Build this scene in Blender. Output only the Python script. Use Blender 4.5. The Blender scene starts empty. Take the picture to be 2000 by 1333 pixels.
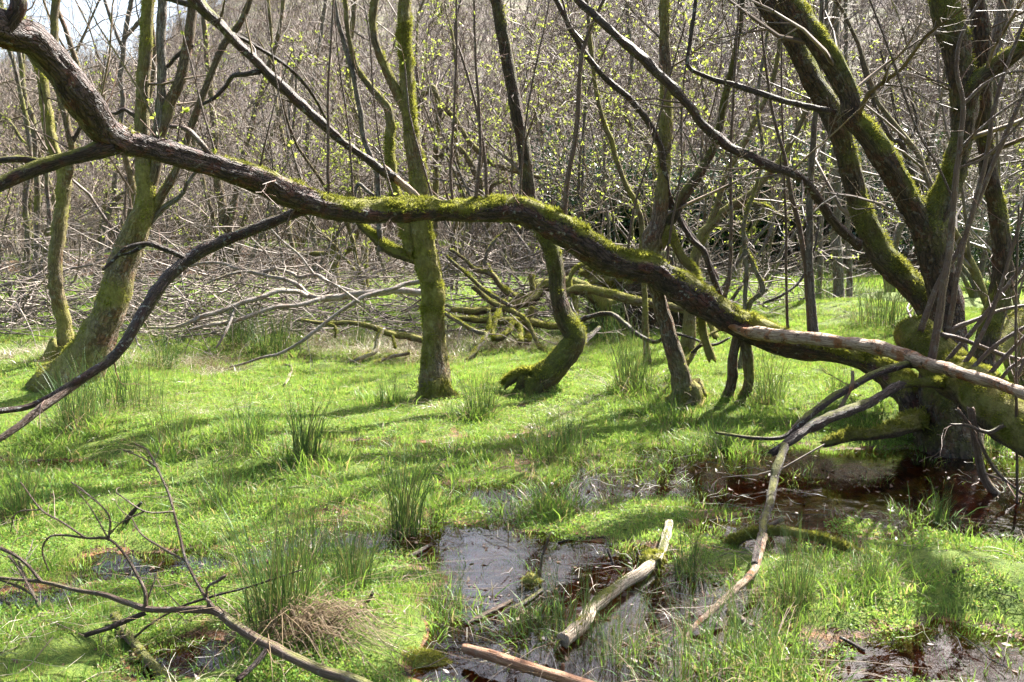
import bpy, math
import numpy as np
from mathutils import Vector

# ------------------------------------------------------------------ camera
S = bpy.context.scene
COL = S.collection
CAM_Z, FPX, PITCH = 1.60, 1732.0, math.radians(7.5)
cam_d = bpy.data.cameras.new('camera'); cam = bpy.data.objects.new('camera', cam_d); COL.objects.link(cam)
cam.location = (0, 0, CAM_Z); cam.rotation_euler = (math.radians(90) - PITCH, 0, 0)
cam_d.sensor_width = 36.0; cam_d.lens = 36.0 * FPX / 2000.0
cam_d.clip_start = 0.05; cam_d.clip_end = 2000
S.camera = cam
# ------------------------------------------------------------------ sky + sun
SUN_EL, SUN_AZ = math.radians(46), math.radians(40)      # azimuth from +Y towards +X
w = bpy.data.worlds.new('World'); S.world = w; w.use_nodes = True
nt = w.node_tree; nt.nodes.clear()
sky = nt.nodes.new('ShaderNodeTexSky'); sky.sky_type = 'NISHITA'; sky.sun_disc = False
sky.sun_elevation = SUN_EL; sky.sun_rotation = SUN_AZ; sky.air_density = 1.0; sky.dust_density = 5.0
bg = nt.nodes.new('ShaderNodeBackground'); bg.inputs['Strength'].default_value = 0.075
wo = nt.nodes.new('ShaderNodeOutputWorld')
nt.links.new(sky.outputs[0], bg.inputs[0]); nt.links.new(bg.outputs[0], wo.inputs[0])
sd = bpy.data.lights.new('sun', 'SUN'); sun = bpy.data.objects.new('sun', sd); COL.objects.link(sun)
sd.energy = 5.0; sd.angle = math.radians(0.5); sd.color = (1.0, 0.96, 0.89)
sdir = Vector((math.cos(SUN_EL) * math.sin(SUN_AZ), math.cos(SUN_EL) * math.cos(SUN_AZ), math.sin(SUN_EL)))
sun.rotation_euler = sdir.to_track_quat('Z', 'Y').to_euler(); sun.location = sdir * 60
S.view_settings.view_transform = 'Standard'; S.view_settings.look = 'None'
S.view_settings.exposure = 2.42; S.view_settings.gamma = 1.0; S.view_settings.use_curve_mapping = False
S.render.engine = 'CYCLES'
S.cycles.max_bounces = 4; S.cycles.transparent_max_bounces = 5; S.cycles.diffuse_bounces = 2
S.cycles.use_adaptive_sampling = True; S.cycles.adaptive_threshold = 0.03
S.cycles.transmission_bounces = 4; S.cycles.caustics_reflective = False; S.cycles.caustics_refractive = False
S.cycles.sample_clamp_indirect = 4.0

# ------------------------------------------------------------------ numeric helpers
rng = np.random.default_rng(7)
CT, ST = math.cos(PITCH), math.sin(PITCH)

def _hash(ix, iy, iz, seed):
    h = (ix * 374761393 + iy * 668265263 + iz * 2147483647 + seed * 974711).astype(np.int64) & 0xffffffff
    h = ((h ^ (h >> 13)) * 1274126177) & 0xffffffff
    h = ((h ^ (h >> 16)) * 2246822519) & 0xffffffff
    return ((h ^ (h >> 15)) & 0xffffff) / float(0xffffff)

def noise3(p, seed=0):
    p = np.asarray(p, float); i = np.floor(p).astype(np.int64); f = p - i; u = f * f * (3 - 2 * f)
    r = 0.0
    for dx in (0, 1):
        for dy in (0, 1):
            for dz in (0, 1):
                wgt = (u[..., 0] if dx else 1 - u[..., 0]) * (u[..., 1] if dy else 1 - u[..., 1]) * (u[..., 2] if dz else 1 - u[..., 2])
                r = r + wgt * _hash(i[..., 0] + dx, i[..., 1] + dy, i[..., 2] + dz, seed)
    return r * 2 - 1

def noise2(x, y, s, seed=0):
    return noise3(np.stack([x * s, y * s, np.full_like(x, 0.37)], -1), seed)

def sstep(a, b, x):
    t = np.clip((x - a) / (b - a), 0, 1); return t * t * (3 - 2 * t)

def ray(px, py):
    dx = (px - 1000.0) / FPX; dy = (666.5 - py) / FPX
    return np.array([dx, CT + dy * ST, -ST + dy * CT])

def at(px, py, d):                       # point of the line of sight at distance d in front of the viewer
    r = ray(px, py); t = d / r[1]
    return np.array([0, 0, CAM_Z]) + r * t, t

# ------------------------------------------------------------------ terrain
def flat(px, py):
    r = ray(px, py); t = -CAM_Z / r[2]; return r[0] * t, r[1] * t
HUMM = [(1040, 752, .14, .55), (1190, 795, .07, .5), (150, 745, .22, .8), (850, 752, .10, .4), (1335, 775, .08, .4), (1430, 805, .06, .4),
        (1610, 640, .22, 1.3), (1740, 650, .20, 1.2), (600, 1250, .05, .35), (1640, 1225, .10, .4), (1990, 1165, .10, .45), (1850, 1160, .05, .4),
        (1690, 840, .20, .45), (2080, 850, .3, .6), (470, 880, .10, .5), (190, 860, .12, .5), (560, 700, .12, 1.2), (90, 690, .2, 1.4),
        (780, 1275, .06, .3), (60, 1290, .06, .4), (1000, 640, .15, 1.5), (1250, 640, .5, 1.0), (1960, 690, .2, .8), (300, 780, .10, .6), (1240, 760, .06, .5)]
POOL = [(985, 1265, .17, .36, .34), (1060, 1190, .13, .38, .36), (1200, 1130, .10, .35, .3), (1330, 1180, .10, .3, .3), (1440, 1230, .10, .28, .25),
        (1060, 1310, .13, .45, .22), (1480, 925, .05, 1.5, .55), (1150, 960, .03, .9, .5), (1640, 955, .16, .75, .36), (1800, 970, .19, .85, .48), (1870, 930, .22, .6, .45), (1520, 1060, .08, .35, .2),
        (1900, 1040, .12, .4, .3), (1300, 890, .07, .5, .25), (1110, 965, .08, .45, .22), (980, 975, .10, .4, .18), (880, 1060, .09, .4, .15),
        (740, 880, .12, .45, .25), (110, 918, .12, .8, .25), (460, 962, .11, .4, .2), (260, 1110, .10, .35, .15), (90, 1190, .11, .35, .18), (390, 1295, .13, .3, .16), (600, 1080, .06, .3, .12),
        (1820, 1230, .07, .4, .3), (1680, 1310, .08, .35, .2), (1450, 940, .05, .4, .2), (700, 1060, .04, .5, .25), (1000, 1090, .05, .45, .25), (1900, 1290, .07, .4, .25), (330, 1110, .06, .4, .2), (1660, 1235, .05, .3, .2)]
HUMM = [(*flat(a, b), h, r) for a, b, h, r in HUMM]
POOL = [(*flat(a, b), h, rx, ry) for a, b, h, rx, ry in POOL]

WL = 0.022                                # level of the standing water
def H(x, y):
    x = np.asarray(x, float); y = np.asarray(y, float)
    wetness = sstep(-2.5, 1.0, x) * (1 - sstep(6.5, 9.5, y)) + (1 - sstep(4.0, 5.2, y)) * 0.7
    wetness = np.clip(wetness, 0, 1)
    z = 0.074 - 0.036 * wetness
    z = z + (0.028 * noise2(x, y, 1.3, 1) + 0.016 * noise2(x, y, 3.1, 2) + 0.012 * noise2(x, y, 7.0, 3)) * (1 + 1.2 * sstep(8, 20, y))
    z = z + np.where(y < 14, 0.012 * noise2(x, y, 17.0, 4) + .03 * wetness * noise2(x, y, 4.5, 5), 0)
    for hx, hy, h, r in HUMM:
        z = z + h * np.exp(-((x - hx) ** 2 + (y - hy) ** 2) / (r * r))
    for hx, hy, h, rx, ry in POOL:
        z = z - h * .72 * np.exp(-((x - hx) / rx) ** 2 - ((y - hy) / ry) ** 2)
    yb = 25.5 + 1.6 * noise2(x, y * 0, 0.12, 9)
    z = z + 0.75 * sstep(0, 0.9, y - yb) * (1 - 0.6 * sstep(-8, -16, x)) + 0.12 * sstep(12, 24, y)
    ang = x / np.maximum(y, 8)
    hill = np.clip(y - 42, 0, None)
    prof = 0.34 * (hill - 18 * (1 - np.exp(-hill / 18)))
    prof = np.minimum(prof, 60) * (1 - 0.36 * sstep(-0.28, -0.46, ang))
    prof = prof * (1 + .42 * sstep(.05, .35, ang))
    z = z + prof + sstep(45, 90, y) * 1.5 * noise2(x, y, 0.05, 11)
    return z

def gpt(px, py):                          # where the line of sight meets the ground
    z = 0.0
    for _ in range(6):
        r = ray(px, py); t = (z - CAM_Z) / r[2]; z = max(WL, float(H(r[0] * t, r[1] * t)))
    return np.array([r[0] * t, r[1] * t, z])

# ------------------------------------------------------------------ mesh helpers
def mesh_from(name, v, quads=None, tris=None, mat=None, attrs=None, smooth=True):
    me = bpy.data.meshes.new(name)
    v = np.asarray(v, np.float32); nq = 0 if quads is None else len(quads); ntr = 0 if tris is None else len(tris)
    me.vertices.add(len(v)); me.vertices.foreach_set('co', v.ravel())
    loops = []
    if nq: loops.append(np.asarray(quads, np.int32).ravel())
    if ntr: loops.append(np.asarray(tris, np.int32).ravel())
    loops = np.concatenate(loops); me.loops.add(len(loops)); me.loops.foreach_set('vertex_index', loops)
    starts = np.concatenate([np.arange(nq) * 4, nq * 4 + np.arange(ntr) * 3]).astype(np.int32)
    me.polygons.add(nq + ntr); me.polygons.foreach_set('loop_start', starts)
    if smooth: me.polygons.foreach_set('use_smooth', np.ones(nq + ntr, bool))
    for an, (typ, data) in (attrs or {}).items():
        a = me.attributes.new(an, typ, 'POINT')
        a.data.foreach_set('vector' if typ == 'FLOAT_VECTOR' else 'value', np.asarray(data, np.float32).ravel())
    me.update(calc_edges=True)
    if mat: me.materials.append(mat)
    return me

def link(name, me, parent=None, loc=(0, 0, 0), **props):
    o = bpy.data.objects.new(name, me); COL.objects.link(o); o.location = loc
    if parent: o.parent = parent
    for k, val in props.items(): o[k] = val
    return o

def thing(name, label, cat, loc, group=None):
    o = link(name, None, None, [float(c) for c in loc]); o['label'] = label; o['category'] = cat
    o.empty_display_size = 0.1
    if group: o['group'] = group
    return o

def catmull(P, n_per):
    P = np.asarray(P, float); Q = np.vstack([2 * P[0] - P[1], P, 2 * P[-1] - P[-2]]); out = []
    for i in range(1, len(Q) - 2):
        t = np.linspace(0, 1, n_per, endpoint=False)[:, None]
        a, b, c, d = Q[i - 1], Q[i], Q[i + 1], Q[i + 2]
        out.append(0.5 * ((2 * b) + (c - a) * t + (2 * a - 5 * b + 4 * c - d) * t ** 2 + (3 * b - a - 3 * c + d) * t ** 3))
    out.append(P[-1:]); return np.vstack(out)

def tubes(P, R, sides):                   # P (M,N,3), R (M,N) -> verts, quads   (many thin tubes at once)
    M, N = R.shape
    T = np.gradient(P, axis=1); T /= np.linalg.norm(T, axis=2, keepdims=True) + 1e-9
    ref = np.where(np.abs(T[:, :1, 2:3]) > 0.9, np.array([1.0, 0, 0]), np.array([0, 0, 1.0]))
    U = np.cross(T, ref); U /= np.linalg.norm(U, axis=2, keepdims=True) + 1e-9
    V = np.cross(T, U)
    a = np.arange(sides) * 2 * np.pi / sides
    ring = P[:, :, None, :] + R[:, :, None, None] * (np.cos(a)[:, None] * U[:, :, None, :] + np.sin(a)[:, None] * V[:, :, None, :])
    idx = np.arange(M * N * sides).reshape(M, N, sides); nx = np.roll(idx, -1, axis=2)
    q = np.stack([idx[:, :-1], nx[:, :-1], nx[:, 1:], idx[:, 1:]], -1).reshape(-1, 4)
    return ring.reshape(-1, 3), q

class Acc:                                # collects pieces of one mesh
    def __init__(s): s.v, s.q, s.t, s.a, s.n = [], [], [], [], 0
    def add(s, v, q=None, t=None, a=None):
        s.v.append(v)
        if q is not None: s.q.append(np.asarray(q) + s.n)
        if t is not None: s.t.append(np.asarray(t) + s.n)
        s.a.append(np.zeros(len(v)) if a is None else a); s.n += len(v)
    def mesh(s, name, mat, org=(0, 0, 0), an='tint', smooth=True):
        if not s.n: return None
        return mesh_from(name, np.vstack(s.v) - np.asarray(org), np.vstack(s.q) if s.q else None, np.vstack(s.t) if s.t else None, mat,
                         {an: ('FLOAT', np.concatenate(s.a))}, smooth)

# a thick limb with knots, ring noise, bark coordinates and a moss attribute
def limb(pts, rad, sides=12, seed=0, bump=0.10, moss=0.0, mossw=1.0, flare=0.0, step=None, cap=True, jag=1.0):
    P0 = np.asarray(pts, float); R0 = np.asarray(rad, float)
    seg = np.linalg.norm(np.diff(P0, axis=0), axis=1).mean(); step = step or max(0.016, min(0.05, R0.mean() * 0.4))
    n_per = int(np.clip(round(seg / step), 2, 20))
    C = catmull(np.column_stack([P0, R0]), n_per); P, R = C[:, :3], np.maximum(C[:, 3], 0.0015)
    mossv = np.interp(np.linspace(0, len(P0) - 1, len(P)), np.arange(len(P0)), np.broadcast_to(np.asarray(moss, float), (len(P0),)))[:, None]
    L = np.concatenate([[0], np.cumsum(np.linalg.norm(np.diff(P, axis=0), axis=1))])
    wob = np.stack([noise3(np.column_stack([L * 2.3, L * 0 + k * 7.1, L * 0 + seed * 0.37]), 21) for k in range(3)], 1)
    wob2 = np.stack([noise3(np.column_stack([L * 9.0, L * 0 + k * 5.3, L * 0 + seed * 0.71]), 22) for k in range(3)], 1)
    P = P + wob * (R * 0.35)[:, None] + wob2 * np.minimum(R * .22, .006)[:, None]
    if flare: R = R * (1 + flare * np.exp(-L / 0.16))
    T = np.gradient(P, axis=0); T /= np.linalg.norm(T, axis=1, keepdims=True) + 1e-9
    U = np.zeros_like(P); u = np.cross(T[0], [0.3, 0.9, 0.2] if abs(T[0][2]) > .8 else [0, 0, 1.0]); u /= np.linalg.norm(u)
    for i in range(len(P)):
        u = u - T[i] * u.dot(T[i]); u /= np.linalg.norm(u) + 1e-9; U[i] = u
    V = np.cross(T, U); a = np.arange(sides) * 2 * np.pi / sides
    N = np.cos(a)[None, :, None] * U[:, None, :] + np.sin(a)[None, :, None] * V[:, None, :]
    rm = R.mean()
    bc = np.stack([np.broadcast_to(np.cos(a)[None] * 0.12, (len(P), sides)), np.broadcast_to(np.sin(a)[None] * 0.12, (len(P), sides)),
                   np.broadcast_to(L[:, None], (len(P), sides))], -1)
    q = P[:, None, :] + N * R[:, None, None]
    nz = noise3(q * (0.35 / max(rm, .02)), seed + 3) * bump + noise3(np.stack([bc[..., 0] * 26, bc[..., 1] * 26, bc[..., 2] * 2.2], -1), seed + 5) * bump * 0.9
    fine = noise3(np.stack([bc[..., 0] * 60, bc[..., 1] * 60, bc[..., 2] * 14], -1), seed + 6) * bump * .8
    nz = nz + fine + np.maximum(noise3(np.stack([bc[..., 0] * 14, bc[..., 1] * 14, bc[..., 2] * 5], -1), seed + 7) - .45, 0) * bump * 3.0
    if flare: nz = nz + (0.35 * flare * np.exp(-L / 0.2))[:, None] * np.sin(a * 4 + seed)[None]
    q = P[:, None, :] + N * (R[:, None] * (1 + nz))[..., None]
    mo = N[..., 2] * mossw + mossv + 0.55 * noise3(q * 3.1, seed + 31) + 0.35 * noise3(q * 11, seed + 32)
    q = q + N * (np.clip((mo - .35) / .6, 0, 1) * np.minimum(R * .16, .014)[:, None] * (.6 + .6 * noise3(q * 16, seed + 41)))[..., None]
    v = q.reshape(-1, 3); n = N.reshape(-1, 3); bcf = bc.reshape(-1, 3); mo = mo.ravel()
    idx = np.arange(len(P) * sides).reshape(len(P), sides); nx = np.roll(idx, -1, axis=1)
    quads = np.stack([idx[:-1], nx[:-1], nx[1:], idx[1:]], -1).reshape(-1, 4)
    tris = None
    if cap:
        jr = np.random.default_rng(seed + 17); v[-sides:] += T[-1] * (R[-1] * .9 * jag * jr.uniform(-.6, 1, sides))[:, None]; v[:sides] -= T[0] * (R[0] * .7 * jag * jr.uniform(-.6, 1, sides))[:, None]
        v = np.vstack([v, P[0] + T[0] * R[0] * (.2 if jag else -.12), P[-1] - T[-1] * R[-1] * (.2 if jag else -.12)]); b = len(P) * sides
        n = np.vstack([n, -T[0], T[-1]]); bcf = np.vstack([bcf, bcf[0], bcf[-1]]); mo = np.append(mo, [mo[0], mo[-1]])
        tris = np.vstack([np.column_stack([nx[0], idx[0], np.full(sides, b)]), np.column_stack([idx[-1], nx[-1], np.full(sides, b + 1)])])
    return dict(v=v, q=quads, t=tris, n=n, bc=bcf, moss=mo, P=P, R=R, T=T)

def limb_obj(name, L, mat, parent, org, **props):
    me = mesh_from(name, L['v'] - org, L['q'], L['t'], mat, {'bark': ('FLOAT_VECTOR', L['bc']), 'moss': ('FLOAT', L['moss'])})
    return link(name, me, parent, **props)

def fuzz(L, n, length, thr, acc, droop=0.0, seed=0):        # short moss shoots standing on a limb
    r = np.random.default_rng(seed + 99)
    q = L['q']; v = L['v']; c = v[q].mean(1); m = L['moss'][q].mean(1); nn = L['n'][q].mean(1)
    A = np.linalg.norm(np.cross(v[q[:, 1]] - v[q[:, 0]], v[q[:, 3]] - v[q[:, 0]]), axis=1)
    W = A * np.clip((m - thr) / 0.5, 0, 1)
    if W.sum() <= 0: return
    n = int(min(n, n * W.sum() / A.sum() * 1.6 + 50))
    k = r.choice(len(q), n, p=W / W.sum()); b = r.random((n, 2, 1))
    p = v[q[k, 0]] * (1 - b[:, 0]) * (1 - b[:, 1]) + v[q[k, 1]] * b[:, 0] * (1 - b[:, 1]) + v[q[k, 2]] * b[:, 0] * b[:, 1] + v[q[k, 3]] * (1 - b[:, 0]) * b[:, 1]
    d = nn[k] + r.normal(0, .55, (n, 3)); d[:, 2] -= droop * r.random(n); d /= np.linalg.norm(d, axis=1, keepdims=True)
    l = length * (0.35 + r.random(n)) * np.clip(1 + 1.3 * noise3(p * 14, seed + 2), .35, 2.2) ; s = np.cross(d, r.normal(0, 1, (n, 3))); s /= np.linalg.norm(s, axis=1, keepdims=True) + 1e-9
    wd = l * 0.13
    tip = p + d * l[:, None]
    V = np.stack([p - s * wd[:, None], p + s * wd[:, None], tip], 1).reshape(-1, 3)
    acc.add(V, t=np.arange(3 * n).reshape(-1, 3), a=np.repeat(r.random(n), 3))

# ------------------------------------------------------------------ branching growth
def branch(r, p, d, L, n, wob, trop):
    pts = [p]; d = d / np.linalg.norm(d)
    for i in range(n - 1):
        d = d + r.normal(0, wob, 3) + np.array([0, 0, trop]); d /= np.linalg.norm(d)
        pts.append(pts[-1] + d * L / (n - 1))
    return np.array(pts)

def side_dir(r, T, ang):
    s = np.cross(T, r.normal(0, 1, 3)); s /= np.linalg.norm(s) + 1e-9
    return T * math.cos(ang) + s * math.sin(ang)

LV = {1: (7, 4), 2: (5, 3), 3: (4, 3), 4: (3, 3)}      # points and sides of each branch order
def sprout(r, parents, lvl, count, ratio, out, spread=(0.5, 1.1), trop=0.05, lo=0.25, rr=0.55, lmax=9, lmin=.05):
    # parents: list of (points, radii, length). Adds children of order lvl to out[lvl]
    n, _ = LV[lvl]; res = []
    for P, R, L in parents:
        for _k in range(max(1, int(r.poisson(count)))):
            u = lo + (1 - lo) * r.random(); f = u * (len(P) - 1); i = min(int(f), len(P) - 2); f -= i
            p = P[i] * (1 - f) + P[i + 1] * f; rad = (R[i] * (1 - f) + R[i + 1] * f) * rr
            T = P[i + 1] - P[i]; T = T / (np.linalg.norm(T) + 1e-9)
            l = float(np.clip(L * ratio * (0.5 + r.random()) * (1.15 - 0.5 * u), lmin, lmax))
            Q = branch(r, p, side_dir(r, T, r.uniform(*spread)), l, n, 0.22, trop)
            rad = max(min(rad, l * .02), 0.0016)
            res.append((Q, np.linspace(rad, max(rad * .3, 0.0011), n), l))
    out.setdefault(lvl, []).extend(res); return res

def twigs_mesh(out, acc, minr=0.0):
    for lvl, lst in out.items():
        if not lst: continue
        n, sd = LV[lvl]
        P = np.stack([b[0] for b in lst]); R = np.maximum(np.stack([b[1] for b in lst]), minr)
        v, q = tubes(P, R, sd); acc.add(v, q, a=np.repeat(np.random.default_rng(len(lst)).random(len(lst)), n * sd))

def leaves_on(r, lst, per, size, acc, cluster=2):
    if not lst: return
    P = np.stack([b[0] for b in lst]); M, N, _ = P.shape
    n = int(M * per)
    if n < 1: return
    m = r.integers(0, M, n); f = np.clip(r.random(n) * 1.3, 0, .999) * (N - 1); i = f.astype(int); f = (f - i)[:, None]
    p = P[m, i] * (1 - f) + P[m, i + 1] * f
    p = np.repeat(p, cluster, 0); n = len(p)
    d = r.normal(0, .6, (n, 3)) + [0, 0, .5]; d /= np.linalg.norm(d, axis=1, keepdims=True)
    s = np.cross(d, r.normal(0, 1, (n, 3))); s /= np.linalg.norm(s, axis=1, keepdims=True) + 1e-9
    l = (size * (0.5 + r.random(n)))[:, None]
    V = np.stack([p, p + d * l * .5 + s * l * .27, p + d * l, p + d * l * .5 - s * l * .27], 1).reshape(-1, 3)
    acc.add(V, np.arange(4 * n).reshape(-1, 4), a=np.repeat(r.random(n), 4))

# ------------------------------------------------------------------ materials
class NB:
    def __init__(s, name):
        s.m = bpy.data.materials.new(name); s.m.use_nodes = True; s.t = s.m.node_tree; s.t.nodes.clear()
        s.out = s.t.nodes.new('ShaderNodeOutputMaterial')
    def n(s, typ, ins=None, **kw):
        nd = s.t.nodes.new(typ)
        for k, v in kw.items(): setattr(nd, k, v)
        for k, v in (ins or {}).items():
            sk = nd.inputs[k]
            if isinstance(v, bpy.types.NodeSocket): s.t.links.new(v, sk)
            elif isinstance(v, (tuple, list)) and len(v) == 3 and sk.type == 'RGBA': sk.default_value = (*v, 1)
            else: sk.default_value = v
        return nd
    def attr(s, name): return s.n('ShaderNodeAttribute', attribute_name=name)
    def noise(s, vec, scale, detail=4, rough=.6, dist=0.0):
        return s.n('ShaderNodeTexNoise', {'Vector': vec, 'Scale': scale, 'Detail': detail, 'Roughness': rough, 'Distortion': dist}).outputs['Fac']
    def map(s, val, a, b, lo=0.0, hi=1.0):
        return s.n('ShaderNodeMapRange', {'Value': val, 'From Min': a, 'From Max': b, 'To Min': lo, 'To Max': hi}, interpolation_type='SMOOTHSTEP').outputs[0]
    def mix(s, f, a, b):
        nd = s.n('ShaderNodeMix', data_type='RGBA')
        for k, v in ((0, f), (6, a), (7, b)):
            if isinstance(v, bpy.types.NodeSocket): s.t.links.new(v, nd.inputs[k])
            else: nd.inputs[k].default_value = (*v, 1) if isinstance(v, (tuple, list)) else v
        return nd.outputs[2]
    def math(s, op, a, b=0.0):
        return s.n('ShaderNodeMath', {0: a, 1: b}, operation=op).outputs[0]
    def bump(s, h, strength, dist):
        return s.n('ShaderNodeBump', {'Height': h, 'Strength': strength, 'Distance': dist}).outputs[0]
    def bsdf(s, col, rough, normal=None, spec=0.3, **kw):
        ins = {'Base Color': col, 'Roughness': rough, 'Specular IOR Level': spec}
        if normal is not None: ins['Normal'] = normal
        return s.n('ShaderNodeBsdfPrincipled', ins)
    def done(s, sh):
        s.t.links.new(sh, s.out.inputs['Surface']); return s.m

def bark(name, dark, light, mossc=(.13, .14, .022), thr=0.35, soft=0.35, lichen=0.35, lich_col=(.36, .38, .33), rough=.75, red=None, spec=.3, moss2=None, lt=(.54, .60), crack=30.0, crk=.6):
    b = NB(name); bc = b.attr('bark').outputs['Vector']; co = b.n('ShaderNodeTexCoord').outputs['Object']
    sc = b.n('ShaderNodeMapping', {'Vector': bc, 'Scale': (1.0, 1.0, 0.22)}).outputs[0]
    n1 = b.noise(sc, 42, 5, .65, .6); n2 = b.noise(co, 9, 4); n3 = b.noise(co, 55, 3); n4 = b.noise(co, 23, 4, .7)
    col = b.mix(b.map(n1, .3, .68), dark, light)
    if red: col = b.mix(b.map(n2, .48, .62), col, red)
    dis = b.n('ShaderNodeVectorMath', {0: b.n('ShaderNodeMapping', {'Vector': bc, 'Scale': (1.0, 1.0, 0.30)}).outputs[0], 1: b.n('ShaderNodeVectorMath', {0: b.n('ShaderNodeTexNoise', {'Vector': co, 'Scale': 14.0, 'Detail': 4.0}).outputs['Color'], 'Scale': .075}, operation='SCALE').outputs[0]}, operation='ADD').outputs[0]
    vor = b.n('ShaderNodeTexVoronoi', {'Vector': dis, 'Scale': crack}, feature='DISTANCE_TO_EDGE').outputs['Distance']
    cr = b.map(vor, .0, .16, 1.0 - crk, 1.0)
    col = b.mix(cr, tuple(c * .35 for c in dark), col)
    lz = b.math('MULTIPLY', b.map(n4, *lt), b.map(n2, .42, .56))
    col = b.mix(b.math('MULTIPLY', lz, lichen), col, lich_col)
    m = b.attr('moss').outputs['Fac']
    mm = b.math('ADD', m, b.math('MULTIPLY', b.math('SUBTRACT', n3, .5), .9))
    mf = b.map(mm, thr - soft / 2, thr + soft)
    mc = b.mix(b.map(n4, .3, .7), tuple(c * .55 for c in mossc), mossc)
    if moss2: mc = b.mix(b.map(n2, .45, .65), mc, moss2)
    col = b.mix(mf, col, mc)
    h = b.math('ADD', b.math('MULTIPLY', cr, b.math('SUBTRACT', .9, b.math('MULTIPLY', mf, .7))), b.math('ADD', b.math('MULTIPLY', n1, .7), b.math('MULTIPLY', n3, .7)))
    s1 = b.bsdf(col, b.math('ADD', rough, b.math('MULTIPLY', mf, .2)), b.bump(h, 1.0, .02), spec)
    return b.done(s1.outputs[0])

def leafy(name, c1, c2, trans=.5, rough=.5, spec=.3, tcol=1.5, attrn='tint', c3=None):
    b = NB(name); t = b.attr(attrn).outputs['Fac']; oi = b.n('ShaderNodeObjectInfo').outputs['Random']
    f = b.math('FRACT', b.math('ADD', t, b.math('MULTIPLY', oi, .6)))
    col = b.mix(f, c1, c2)
    if c3: col = b.mix(b.map(t, .78, .82), col, c3)
    p = b.bsdf(col, rough, None, spec)
    tr = b.n('ShaderNodeBsdfTranslucent', {'Color': b.mix(1.0 - 1 / tcol, col, (1, 1, .02)) if tcol > 1 else col})
    ms = b.n('ShaderNodeMixShader', {0: trans, 1: p.outputs[0], 2: tr.outputs[0]})
    return b.done(ms.outputs[0])

M = {}
M['bark_arch'] = bark('bark_arch', (.016, .010, .008), (.10, .066, .055), thr=.62, soft=.3, lichen=.5, red=(.095, .038, .026), rough=.6, spec=.3, lt=(.58, .66), mossc=(.21, .20, .035))
M['bark_moss'] = bark('bark_moss', (.07, .045, .03), (.20, .15, .10), thr=-.05, soft=.8, mossc=(.235, .215, .06), lichen=.4, red=(.15, .075, .045))
M['bark_oldmoss'] = bark('bark_oldmoss', (.022, .015, .010), (.085, .055, .038), thr=.1, soft=.7, mossc=(.125, .135, .026), lichen=.2, red=(.085, .04, .025))
M['bark_grey'] = bark('bark_grey', (.10, .08, .068), (.30, .26, .22), thr=.55, soft=.5, mossc=(.19, .19, .04), lichen=.5, red=(.16, .10, .075))
M['bark_sunlit'] = bark('bark_sunlit', (.17, .135, .11), (.46, .40, .345), thr=.7, soft=.5, mossc=(.20, .20, .05), lichen=.4, red=(.25, .17, .12), crk=.25, spec=.4, rough=.5)  # lighter copy of the grey bark, sunlit highlights put into its colour
M['bark_red'] = bark('bark_red', (.075, .042, .028), (.22, .14, .095), thr=1.0, soft=.4, mossc=(.15, .15, .03), lichen=.3, rough=.5, spec=.45, crk=0.3)
M['bark_stick'] = bark('bark_stick', (.020, .013, .010), (.12, .08, .06), thr=.95, soft=.4, mossc=(.17, .17, .03), lichen=.8, red=(.07, .03, .02), rough=.6, spec=.35, lt=(.57, .63))
M['wood_peeled'] = bark('wood_peeled', (.16, .085, .045), (.54, .41, .29), thr=1.5, soft=.4, lichen=.9, lich_col=(.05, .032, .022), rough=.6, red=(.30, .12, .045), crk=0.15)
M['wood_pale'] = bark('wood_pale', (.20, .13, .08), (.62, .54, .42), thr=.75, soft=.3, lichen=.85, lich_col=(.16, .13, .08), rough=.6, crk=0.15)
M['pole_orange'] = bark('pole_orange', (.24, .10, .045), (.48, .27, .16), thr=2, lichen=.2, rough=.55, crk=0.15)
M['log_moss'] = bark('log_moss', (.04, .03, .018), (.11, .08, .045), thr=-.25, soft=.5, mossc=(.215, .19, .055), lichen=.1, red=(.09, .05, .03), moss2=(.15, .155, .035))

def simple_wood(name, a, c, rough=.6, spec=.35):
    b = NB(name); t = b.attr('tint').outputs['Fac']; co = b.n('ShaderNodeTexCoord').outputs['Object']
    col = b.mix(t, a, c); col = b.mix(b.map(b.noise(co, 6, 3), .35, .7), col, tuple(x * .6 for x in a))
    return b.done(b.bsdf(col, rough, None, spec).outputs[0])
M['twig'] = simple_wood('twig', (.105, .073, .053), (.28, .215, .165), .6, .3)
M['twig_pale'] = simple_wood('twig_pale', (.15, .118, .098), (.37, .31, .26), .6, .3)
M['twig_red'] = simple_wood('twig_red', (.13, .07, .05), (.24, .15, .11), .5)
M['moss_fuzz'] = leafy('moss_fuzz', (.13, .145, .026), (.26, .265, .060), .45, .8, .1, 1.1)
M['moss_dark'] = leafy('moss_dark', (.12, .13, .028), (.22, .22, .055), .45, .8, .1, 1.1)
M['bud'] = leafy('bud_leaf', (.24, .31, .06), (.36, .42, .10), .5, .45, .3, 1.12)
M['grass'] = leafy('grass_blade', (.070, .175, .030), (.14, .265, .050), .5, .45, .3, 1.1, c3=(.27, .21, .11))
M['grass_lawn'] = leafy('grass_lawn', (.105, .225, .040), (.19, .325, .066), .5, .5, .25, 1.1, c3=(.24, .20, .09))
M['rush'] = leafy('rush_stem', (.030, .075, .022), (.065, .125, .036), .25, .45, .3, 1.05, c3=(.13, .12, .05))
M['straw'] = leafy('straw', (.34, .29, .19), (.52, .47, .36), .2, .3, .6, 1.0)
M['thatch'] = leafy('thatch', (.10, .065, .035), (.26, .19, .11), .25, .6, .3, 1.0)
M['litter'] = leafy('litter', (.05, .025, .012), (.15, .08, .04), .15, .5, .4, 1.0)
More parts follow.
